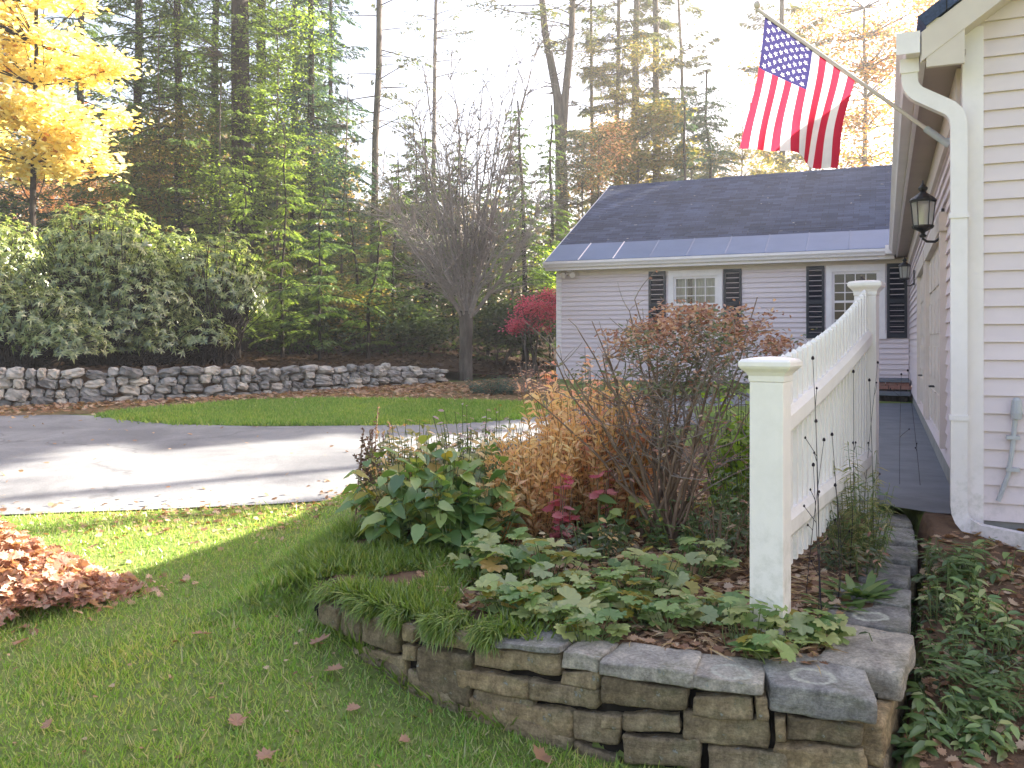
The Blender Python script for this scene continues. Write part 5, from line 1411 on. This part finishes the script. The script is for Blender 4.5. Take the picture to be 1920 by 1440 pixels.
# ------------------------------------------------------------------ woods
def wbase(px, Y): x = xat(px, Y); return np.array([x, Y, float(woods_z(x, Y))])
def trunk_line(b, H, lean, r0, rng, n=12, wob=.06):
    t = np.linspace(0,1,n); P = b + np.stack([lean[0]*t + np.cumsum(rng.normal(0,wob,n))*.5*t, lean[1]*t, H*t],1)
    P[0,2] -= .3
    return P, r0*(1-.72*t)*(1+.35*np.exp(-t*25))
def conifer(name, label, px, Y, H, r0, z0, Lmax, dens, mat, seed, lean=(0,0), bark='bark_dark', droop=.25, leaf=.19, group='conifers in the woods', bare=0, wob=.12, fol=85, az=None, zmax=None, tpl=T_LONG, wid=.27, cat='tree'):
    b = wbase(px, Y); rng = np.random.default_rng(seed); r = thing(name, label, cat, tuple(b), group=group)
    tr = MB(); lf = MB(); P, R = trunk_line(b, H, lean, r0, rng, wob=wob); tr.tube(P, R, 9)
    z = z0
    zt = np.linspace(0,H,len(P))
    pos_all = []; xd_all = []; n_all = []; s_all = []
    while z < min(H, zmax or H) - .2:
        c = np.array([np.interp(z, zt, P[:,k]) for k in range(3)])
        f = (z - z0)/max(H-z0,.1)
        L = Lmax * (1-f)**.75 * (.55+.45*min(1,(z-z0)/1.2+.3))
        for k in range(3):
            if rng.uniform() > dens: continue
            a = rng.uniform(0,2*PI) if az is None else az[0]+rng.normal(0,az[1])
            l = L*rng.uniform(.55,1.1); rise = rng.uniform(-.25,.4)
            t = np.linspace(0,1,6)
            B = c + np.stack([math.cos(a)*l*t, math.sin(a)*l*t, l*(rise*t - droop*t*t) ],1)
            tr.tube(B, np.linspace(.028,.006,6)*min(1,l/2), 4, cap=False)
            m = int(max(10, l*fol)); tt = rng.uniform(bare,1,m)**.8
            p = np.stack([np.interp(tt,t,B[:,k2]) for k2 in range(3)],1)
            side = rng.choice([-1,1],m); d = np.array([math.cos(a),math.sin(a),0]); sd = np.array([-math.sin(a),math.cos(a),0])
            w = l*.26*(1.15-tt)
            q = p + sd*(side*w*rng.uniform(0,1,m))[:,None]; q[:,2] -= np.abs(w)*rng.uniform(0,.35,m)
            xd = d*.7 + sd*side[:,None]*rng.uniform(.3,1.1,(m,1)); xd[:,2] -= rng.uniform(.05,.6,m)
            pos_all.append(q); xd_all.append(xd); n_all.append(np.stack([rng.normal(0,.35,m),rng.normal(0,.35,m),np.ones(m)],1)); s_all.append(rng.uniform(.55,1.15,m)*leaf)
        z += rng.uniform(.18,.34)
    p = np.concatenate(pos_all); s_ = np.concatenate(s_all)
    lf.inst(tpl, p, np.concatenate(xd_all), np.concatenate(n_all), s_, s_*wid)
    _part(tr,'trunk',M[bark],r,b,True); _part(lf,'crown',M[mat],r,b)
    return r
def broadleaf(name, label, px, Y, H, r0, blobs, n_clump, per, mat, seed, leaf=.14, lean=(0,0), bark='bark', group=None, cat='tree', tpl=T_DIA, sig=.22, mat2=None, f2=.2, stems=1, wid=.7):
    """blobs: (px, py, radius in px, Y offset) ellipsoids the clumps fill"""
    b = wbase(px, Y); rng = np.random.default_rng(seed); r = thing(name, label, cat, tuple(b), group=group)
    tr = MB(); lf = MB(); l2 = MB()
    lines = []
    for k in range(stems):
        P, R = trunk_line(b + (rng.normal(0,.12,3)*[1,1,0] if stems > 1 else 0), H*(1 if k == 0 else rng.uniform(.6,.95)), (lean[0]+rng.normal(0,.3*(stems>1)), lean[1]), r0, rng); tr.tube(P, R, 8); lines.append(P)
    tot = sum(q[2]**2 for q in blobs)
    for (bx, by, br, dy) in blobs:
        yy = Y + dy; c0 = at(bx, by, yy); rad = br/FPX*yy; m = max(3, int(n_clump*br*br/tot))
        d = rdir(m,-1,1,rng)*(rng.uniform(.25,1,m)**.45)[:,None]*rad*[1,.9,.85]
        c = c0 + d
        for q in c:
            P = lines[rng.integers(len(lines))]
            i0 = int(np.clip(np.searchsorted(P[:,2], q[2]-rad*.7), 2, len(P)-1)); s0 = P[i0]
            tr.tube(curve(s0, q, .1, 6, rng), np.linspace(max(.012,r0*.22),.006,6), 4, cap=False)
        pp = (c[:,None,:] + rng.normal(0,sig,(m,per,3))*[1.15,1.15,.62]).reshape(-1,3); n = len(pp)
        xd = rdir(n,-.7,.35,rng); zd = np.stack([rng.normal(0,.5,n),rng.normal(0,.5,n),np.ones(n)],1); s_ = rng.uniform(.6,1.1,n)*leaf
        sel = rng.uniform(0,1,n) < (f2 if mat2 else 0)
        lf.inst(tpl, pp[~sel], xd[~sel], zd[~sel], s_[~sel], s_[~sel]*wid)
        if sel.any(): l2.inst(tpl, pp[sel], xd[sel], zd[sel], s_[sel], s_[sel]*wid)
    _part(tr,'trunk',M[bark],r,b,True); _part(lf,'crown',M[mat],r,b)
    if l2.n: _part(l2,'turning_leaves',M[mat2],r,b)
    return r

# yellow maple at left
broadleaf('maple_tree','brilliant yellow maple at the upper left edge',62,18.5,9.5,.09,[(-90,60,150,0),(60,60,150,.5),(120,190,105,-.3),(20,235,110,0),(170,270,62,-.2),(-90,250,120,.6),(190,150,48,0),(95,320,55,-.2),(-40,-90,170,0)],150,170,'yellow',101,leaf=.15,bark='bark_dark',tpl=T_MAPLE,sig=.2,wid=.9,mat2='orange',f2=.05)
# tall dark trunks and hemlocks
conifer('hemlock_tree','dense dark hemlock right of the yellow maple',255,25,20,.16,2.6,3.3,1.0,'hemlock',102)
conifer('hemlock_tree','dark hemlock behind the right side of the rhododendrons',335,24,19,.14,3.0,3.0,1.0,'hemlock',103)
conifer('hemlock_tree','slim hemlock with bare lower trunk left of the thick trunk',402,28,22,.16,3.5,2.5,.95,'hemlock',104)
conifer('pine_tree','tall pine with the thickest dark trunk in the left woods',458,24,24,.33,3.5,2.0,.7,'hemlock_lit',105,lean=(-.5,0),zmax=10.5,az=(-.5,.9))
conifer('pine_tree','dark straight trunk just behind the thickest trunk',482,28,24,.2,4.5,2.4,.9,'hemlock',106,lean=(.25,0))
conifer('spruce_tree','blue green conifer left of the open sky',585,25,19,.13,2.8,2.1,.95,'blue_needles',107)
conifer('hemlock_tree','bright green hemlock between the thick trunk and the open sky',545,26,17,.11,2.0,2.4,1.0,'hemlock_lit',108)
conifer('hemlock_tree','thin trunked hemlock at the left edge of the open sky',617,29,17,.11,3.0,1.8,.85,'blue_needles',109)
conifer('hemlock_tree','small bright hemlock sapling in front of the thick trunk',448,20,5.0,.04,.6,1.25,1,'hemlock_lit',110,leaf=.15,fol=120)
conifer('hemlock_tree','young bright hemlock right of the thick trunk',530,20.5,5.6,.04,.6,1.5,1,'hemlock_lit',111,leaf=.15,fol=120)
conifer('hemlock_tree','young drooping hemlock above the stone wall middle',600,19.5,4.4,.035,.5,1.5,1,'hemlock',112,leaf=.15,fol=120)
conifer('hemlock_tree','small dark hemlock left of the bare tree',690,20.5,3.6,.05,.4,1.3,1,'hemlock',113,leaf=.14,fol=110)
conifer('hemlock_tree','dark hemlock directly behind the bare tree',800,25,6.4,.08,.6,2.0,.95,'hemlock',114)
conifer('hemlock_tree','dark hemlock between the bare tree and the wing',985,24,7.4,.09,.5,1.8,.95,'hemlock',115)
conifer('hemlock_tree','dense young hemlock beside the far left corner of the wing roof',1035,27,8.0,.09,.6,1.7,.95,'hemlock',116)
conifer('hemlock_tree','tall hemlock filling the gap behind the maple',150,30,20,.17,3.5,3.0,.85,'hemlock',117)
conifer('hemlock_tree','dark hemlock behind the leftmost rhododendron',-60,24,15,.17,2.5,3.0,.9,'hemlock',118)
for i,(px,Y,H,L,lab) in enumerate([(735,24,5.6,1.7,'dense low hemlock behind the left side of the bare tree'),(850,26,6.6,2.0,'dense hemlock behind the middle of the bare tree'),(915,24.5,5.4,1.7,'dense hemlock behind the right side of the bare tree trunk'),(960,27.5,8.2,2.0,'taller hemlock right of the bare tree crown'),(780,29,8.0,2.2,'hazy hemlock deeper behind the bare tree'),(665,23.5,4.4,1.6,'dark low hemlock above the right part of the retaining wall'),(530,22.5,3.2,1.5,'dark low hemlock above the middle of the retaining wall'),(590,23,3.4,1.5,'second dark low hemlock above the middle of the retaining wall')]):
    conifer('hemlock_tree', lab, px, Y, H, .05, .25, L, 1.0, 'hemlock', 310+i, leaf=.17, fol=95)
# bare tall trunks against the sky
conifer('pine_tree','tall nearly bare grey trunk left of the bare tree',697,28,25,.14,6.5,2.0,.5,'pine',120,bark='bark',lean=(.5,0),bare=.45,wob=.22,fol=26,droop=.05)
conifer('pine_tree','pale distant pine trunk above the bare tree',815,37,28,.12,10,1.9,.45,'pine',121,bark='bark_pale',bare=.45,wob=.2,fol=24,droop=.05)
def forked():
    b = wbase(1052,33); rng = np.random.default_rng(122); r = thing('pine_tree','tall forked pine rising left of the wing roof','tree',tuple(b),group='conifers in the woods')
    tr = MB(); lf = MB()
    fk = at(1052,300,33); tr.tube(np.stack([b-[0,0,.3], b*.5+fk*.5+[.05,0,0], fk]), [.30,.26,.24], 9)
    L1_ = np.stack([fk, at(1045,180,33), at(1022,60,33), at(1005,-120,33)]); L2_ = np.stack([fk, at(1060,180,33), at(1072,60,33), at(1078,-150,33)])
    tr.tube(L1_, [.2,.17,.14,.08], 8); tr.tube(L2_, [.17,.15,.13,.08], 8)
    pos = []
    for P in (L1_, L2_):
        for k in range(26):
            t = rng.uniform(.25,1); p = np.array([np.interp(t,np.linspace(0,1,4),P[:,i]) for i in range(3)])
            a = rng.uniform(0,2*PI); l = rng.uniform(.8,2.6)*(1 if t > .55 else .4); e = p + [math.cos(a)*l, math.sin(a)*l, rng.uniform(.1,.6)*l*.5]
            Q = curve(p,e,.15,6,rng); tr.tube(Q, np.linspace(.035,.008,6), 4, cap=False)
            if t > .5: pos.append((Q[-1] + rng.normal(0,.3,(70,3))*[1,1,.4]))
    p = np.concatenate(pos); n = len(p)
    lf.inst(T_LONG,p,rdir(n,-.3,.7,rng),rdir(n,.2,1,rng),rng.uniform(.15,.32,n),.05)
    _part(tr,'trunk',M['bark'],r,b,True); _part(lf,'crown',M['pine'],r,b)
forked()
for i,(px,Y,lab,tk) in enumerate([(1155,36,'slim pine behind the wing roof left end',.13),(1186,38,'thick pale pine trunk above the wing roof',.24),(1232,37,'dark ringed pine trunk with flat branches left of the flag',.22),(1282,40,'thin pale pine close to the left of the flag',.12),(1110,40,'faint far pine between the forked pine and the wing roof',.12),(1465,38,'pine trunk hidden partly behind the flag',.18)]):
    conifer('pine_tree', lab, px, Y, 25, tk, 6.0, 2.7, .46, 'pine', 130+i, bark='bark_pale' if i in (1,3) else 'bark', bare=.25, droop=.0, leaf=.3, wid=.16, fol=110, wob=.18)
conifer('spruce_tree','open blue green spruce just left of the flag',1335,33,10.8,.12,4.2,2.0,.62,'blue_needles',140,leaf=.26)
conifer('spruce_tree','small blue green spruce behind the wing ridge',1285,30,9.0,.1,4,1.5,.7,'blue_needles',141,leaf=.24)
# trees standing in the back yard behind the house: they shade the far side of the driveway
def yard_conifer(label, X, Y, H, z0, L, seed, dens=1.0, mat='hemlock', bare=0, leaf=.5, wid=.5):
    px = 960 + FPX*X/Y
    return conifer('hemlock_tree', label, px, Y, H, .2, z0, L, dens, mat, seed, bare=bare, leaf=leaf, wid=wid, fol=60, group='trees behind the house')
yard_conifer('tall dense hemlock in the back yard behind the near house', 22.1, 24.6, 27, 5, 3.2, 301)
yard_conifer('second hemlock in the back yard behind the near house', 21.4, 25.9, 27, 6, 3.2, 302)
yard_conifer('third hemlock of the row in the back yard behind the near house', 20.2, 28.2, 27, 6, 3.2, 305)
yard_conifer('slender bare pine in the back yard behind the near house', 23.6, 21.4, 22, 11, 1.1, 303, .3, leaf=.2, wid=.25)
yard_conifer('thin bare pine at the near side of the back yard', 24.0, 20.2, 21, 12, .9, 304, .25, leaf=.2, wid=.25)

# coloured trees behind the wing
broadleaf('oak_tree','orange oak behind the wing right of the flag',1620,38,15,.18,[(1625,110,85,0),(1655,240,75,0),(1590,190,65,1),(1700,60,110,0),(1600,285,55,-1),(1560,40,75,2)],95,110,'orange',150,leaf=.2,sig=.42,mat2='olive',f2=.35)
broadleaf('oak_tree','olive and gold tree behind the flag',1520,42,14,.16,[(1500,60,75,0),(1460,140,75,0),(1530,250,70,0),(1440,280,60,0)],60,90,'olive',151,leaf=.2,sig=.45,mat2='orange',f2=.35)
broadleaf('young_tree','yellow olive tree above the left end of the wing roof',1200,31,8.5,.09,[(1205,265,58,0),(1235,215,42,0),(1260,300,45,0),(1170,310,42,0)],60,120,'olive',152,leaf=.15,sig=.28,mat2='yellowshade',f2=.3)
broadleaf('young_tree','pale pinkish orange tree beside the wing roof left corner',1120,30,7.5,.08,[(1125,290,42,0),(1098,330,36,0),(1145,250,30,0)],40,95,'pinkish',153,leaf=.14,sig=.26,mat2='olive',f2=.3)
for i,(px,Y,H,lab,mt,bl) in enumerate([(1300,32,9,'soft blue green young tree behind the wing ridge centre','blue_needles',[(1300,270,55,0),(1330,200,45,.3),(1265,215,40,0)]),(1390,33,9,'dusky olive young tree under the flag','olive',[(1395,290,50,0),(1350,300,45,.3),(1440,310,45,0)]),(1170,34,12,'airy olive tree between the pale pines','olive',[(1170,190,50,0),(1120,120,45,.5),(1210,110,45,.2)]),(1090,29,7,'grey green young tree left of the wing roof','shrubleaf',[(1075,320,45,0),(1045,380,45,.2),(1095,260,35,0)])]):
    broadleaf('young_tree', lab, px, Y, H, .06, bl, 60, 110, mt, 230+i, leaf=.11, sig=.36, wid=.45)
broadleaf('burning_bush','crimson bush against the left end of the wing',1000,21.3,1.9,.03,[(1005,590,42,0),(1035,572,32,0),(975,602,26,0)],44,120,'red',154,leaf=.075,sig=.11,stems=5,cat='bush')
broadleaf('young_tree','lime yellow sapling behind the crimson bush',1032,26,3.6,.04,[(1030,520,28,0),(1045,480,20,0)],16,90,'limeleaf',155,leaf=.12,sig=.2)
# understory
for i,(px,Y,by,br,mt,lab) in enumerate([(560,22.5,600,62,'darkleaf','dark understory bush above the middle of the stone wall'),(655,23,585,66,'olive','olive and yellow understory bush left of the bare tree'),(745,22.5,610,60,'darkleaf','shaded understory bush next to the bare tree trunk'),(940,23,610,52,'darkleaf','dark understory bush right of the bare tree trunk'),(610,30,560,60,'yellowshade','yellow lit understory bush deeper in the woods'),(480,24,520,60,'olive','mottled understory bush right of the rhododendrons'),(700,31,480,75,'olive','dull gold understory tree under the tall bare trunk'),(40,26,430,80,'blue_needles','blue grey bush under the yellow maple'),(230,27,400,70,'orange','orange understory bush behind the rhododendrons'),(110,30,360,80,'pinkish','dusky orange understory bush under the maple'),(330,30,330,60,'orange','rust coloured bush glimpsed between the hemlocks'),(880,30,420,90,'shrubleaf','grey green thicket seen through the bare tree'),(760,32,380,70,'shrubleaf','grey green thicket left behind the bare tree')]):
    broadleaf('understory_bush', lab, px, Y, max(.6, (EYE-(by-640)/FPX*Y) - float(woods_z(xat(px,Y),Y))), .035, [(px,by,br,0),(px-br*.8,by+br*.35,br*.6,.3),(px+br*.8,by+br*.25,br*.6,-.3)], 46, 95, mt, 160+i, leaf=.13, sig=.24, stems=3, cat='bush', group='understory bushes')
for i,(px,Y,H,lab,mt,bl) in enumerate([(300,23,9,'loose yellow green tree above the right rhododendrons','olive',[(300,300,60,0),(350,240,45,.5),(260,380,50,0)]),(520,24,11,'airy light green tree right of the thickest trunk','limegreen',[(520,230,60,0),(560,330,60,.4),(500,120,60,.2),(560,70,60,.5)]),(410,23,8,'airy light green tree left of the thickest trunk','limegreen',[(400,330,55,0),(430,400,50,.3),(370,200,50,.8),(340,90,60,.8)]),(640,25,8,'thin leafy tree at the edge of the open sky','blue_needles',[(640,330,50,0),(600,220,45,.4),(650,440,45,-.3)]),(735,27,6,'sparse grey green tree behind the bare tree','shrubleaf',[(730,420,50,0),(770,480,50,.4),(700,520,45,.2)])]):
    broadleaf('young_tree', lab, px, Y, H, .045, bl, 60, 110, mt, 190+i, leaf=.10, sig=.3, wid=.5, group='understory trees in the woods')
# rhododendrons
def rhodo(label, px, Y, blobs, seed):
    b = wbase(px, Y); rng = np.random.default_rng(seed); r = thing('rhododendron', label, 'shrub', tuple(b), group='rhododendrons above the retaining wall'); tr = MB(); lf = MB()
    for (bx,by,rx,ry,dy) in blobs:
        yy = Y+dy; c = at(bx,by,yy); RX = rx/FPX*yy; RZ_ = ry/FPX*yy; m = int(330*rx*ry/4000)
        d = rdir(m,-.55,1,rng); rad = rng.uniform(.55,1.1,m)**.7
        lump = np.array([1+.34*mnoise.noise(Vector(q*2.1+seed))+.2*mnoise.noise(Vector(q*5+seed)) for q in d])
        tips = c + d*(rad*lump)[:,None]*[RX,RX*.8,RZ_]
        for q in tips[::4]: tr.tube(curve(b+rng.normal(0,.2,3)*[1,1,0], q, .15, 5, rng), np.linspace(.022,.006,5), 4, cap=False)
        k = 8; a = rng.uniform(0,2*PI,(m,1)) + np.arange(k)*2*PI/k
        axis = unit(d*.8 + [0,0,.7] + rng.normal(0,.25,(m,3)))
        e1 = unit(np.cross(axis, rng.normal(0,1,(m,3)))); e2 = np.cross(axis,e1)
        out = np.cos(a)[...,None]*e1[:,None] + np.sin(a)[...,None]*e2[:,None]
        xd = out + axis[:,None]*rng.uniform(-.45,.35,(m,k,1)); zd = axis[:,None] + out*.1 + 0*xd
        n = m*k; p = np.repeat(tips,k,0)
        lf.inst(T_LONG, p, xd.reshape(-1,3), zd.reshape(-1,3), rng.uniform(.06,.14,n), rng.uniform(.024,.045,n))
    _part(tr,'stem',M['bark_dark'],r,b,True); _part(lf,'foliage',M['rhodo'],r,b)
rhodo('largest rhododendron with glossy sunlit leaves at the left centre', 190, 16.6, [(190,470,110,85,0),(120,560,100,80,-.4),(260,560,100,80,-.3),(180,620,130,55,-.5)], 201)
rhodo('rhododendron at the right end of the row above the wall', 400, 17.2, [(390,520,100,75,0),(330,590,80,55,-.3),(440,560,60,55,0),(300,480,55,50,.3)], 202)
rhodo('low rhododendron spilling over the left end of the stone wall', 40, 15.2, [(40,600,110,75,0),(-60,560,110,90,.3),(120,640,80,45,-.2)], 203)
rhodo('rhododendron at far left behind the lower one', -60, 17.5, [(-40,480,120,80,0),(30,520,70,60,0)], 204)
rhodo('small shaded rhododendron between the two largest ones', 285, 16.4, [(285,640,80,38,0),(380,630,60,34,.2)], 205)
leafy('evergreen_shrub','low dark evergreen shrub at the foot of the bare tree','shrub',np.array([*gp(925,738),.70]),60,(.55,.4),.42,T_LONG,'blue_needles',.12,.22,20,stemmat='twig',seed=206)
leafy('dry_shrub','tangled brown shrub left of the wing corner','shrub',np.array([*gp(1000,742),.70]),46,(.5,.4),.75,T_FOLD,'brownleaf',.07,.5,9,stemmat='twig_grey',seed=207,mat2='pinkish',f2=.3)

# bare multi-stemmed tree
def bare_tree():
    Y = 18.3; b = np.array([xat(873,Y),Y,.70]); rng = np.random.default_rng(210); r = thing('bare_tree','leafless grey multi stemmed tree at the end of the stone wall','tree',tuple(b)); tr = MB(); tw = MB(); lb = MB()
    top = at(874,592,Y); tr.tube(np.stack([b-[0,0,.2], b+[0,0,.15], b*.5+top*.5, top+[0,0,.1]]), [.19,.155,.135,.15], 12)
    lf = MB(); tips = []
    specs = []
    for i in range(17):
        an = rng.uniform(-.05,PI+.05); q_ = rng.uniform(.7,1.0); specs.append((870+145*q_*math.cos(an), 430-235*q_*math.sin(an), rng.uniform(-1.5,1.5)))
    specs += [(775,215,.2),(800,160,-.3),(845,150,.5),(905,165,-.2),(950,135,.3),(975,120,0),(1003,105,-.4),(880,215,.6),(925,200,.2),(985,180,.5),(830,240,-.6),(720,330,0),(735,400,.4),(1010,380,.2)]
    for (px,py,dy) in specs:
        e = at(px,py,Y+dy)
        P = curve(top - [0,0,rng.uniform(0,.25)], e, .16, 12, rng, .42)
        P[1:-1] += np.cumsum(rng.normal(0,.022,(10,3)),0); lb.tube(P, np.linspace(.042,.008,12)*rng.uniform(.7,1.15), 6)
        for k in range(20):
            t0 = rng.integers(3,12); s0 = P[t0]; l = rng.uniform(.5,1.3)*(1.1-.04*t0)
            d = unit(np.array([rng.normal(0,.6), rng.normal(0,.6), rng.uniform(.05,1.1)]) + .5*unit((P[t0]-top)*np.array([1,1,.2]))); Q = curve(s0, s0+d*l, .06, 6, rng); tw.tube(Q, np.linspace(.011,.005,6), 4, cap=False)
            for k2 in range(6):
                s1 = Q[rng.integers(1,6)]; d2 = unit(d+rng.normal(0,.6,3)); Q2 = curve(s1, s1+d2*rng.uniform(.2,.6), .03, 4, rng); tw.tube(Q2, np.linspace(.0055,.003,4), 3, cap=False); tips.append(Q2[-1])
    _part(tr,'trunk',M['bark'],r,b,True); _part(lb,'limb',M['limb'],r,b,True); _part(tw,'twig',M['limb'],r,b,True)
    q = np.array(tips); q = q[rng.uniform(0,1,len(q)) < .16]; n = len(q)
    lf.inst(T_DIA,q,rdir(n,-.8,.4,rng),rdir(n,0,1,rng),rng.uniform(.05,.09,n),.04); _part(lf,'last_leaves',M['shrubleaf'],r,b)
bare_tree()

# far wood: one mass seen between the trunks
rng = np.random.default_rng(220); mb = MB()
m = 2600; px = np.concatenate([rng.uniform(-300,700,1700), rng.uniform(650,1100,350), rng.uniform(1080,1750,550)]); Y = rng.uniform(44,66,m)
top = np.where(px < 640, 230, np.where(px < 1100, 400, 300)); py = rng.uniform(0,1,m)**.8*(650-top)+top + rng.normal(0,25,m)
c = np.stack([(px-960)/FPX*Y, Y, EYE-(py-640)/FPX*Y],1)
pp = (c[:,None]+rng.normal(0,.75,(m,42,3))*[1.2,1.2,.7]).reshape(-1,3); n = len(pp); k = pp[:,2] > woods_z(pp[:,0],pp[:,1])-.2; pp = pp[k]; n = len(pp)
mb.inst(T_DIA,pp,rdir(n,-.6,.6,rng),rdir(n,-.2,1,rng),rng.uniform(.25,.5,n),rng.uniform(.16,.3,n))
tag(mb.build('distant_wood',M['backwood']),'far autumn woodland seen between the nearer trunks','woods',kind='stuff')
mb = MB()
for i in range(60):
    Yt = rng.uniform(42,64); x = (rng.uniform(-300,1700)-960)/FPX*Yt; b = np.array([x,Yt,float(woods_z(x,Yt))-.2]); H = rng.uniform(5,9)
    mb.tube(np.stack([b,b+[rng.normal(0,.3),0,H*.5],b+[rng.normal(0,.6),0,H]]),[.16,.12,.04],5)
tag(mb.build('distant_trunks',M['bark']),'many thin far tree trunks deep in the woods','tree trunks',kind='stuff')

# thin scattering volume added as a veil standing in for lens flare
mb = MB(); mb.box((-75,-8,-1.2),(75,100,33))
hz = mb.build('flare_veil', None) if False else None
hm, nt, out = newmat('pale_flare_veil')
pv = nt.nodes.new("ShaderNodeVolumePrincipled"); pv.inputs['Color'].default_value = (1,1,1,1); pv.inputs['Density'].default_value = .0020; pv.inputs['Anisotropy'].default_value = .5
nt.links.new(pv.outputs[0], out.inputs['Volume'])
tag(mb.build('flare_veil', hm), 'pale added veil standing in for lens flare among the trees', 'flare_veil', kind='stuff')
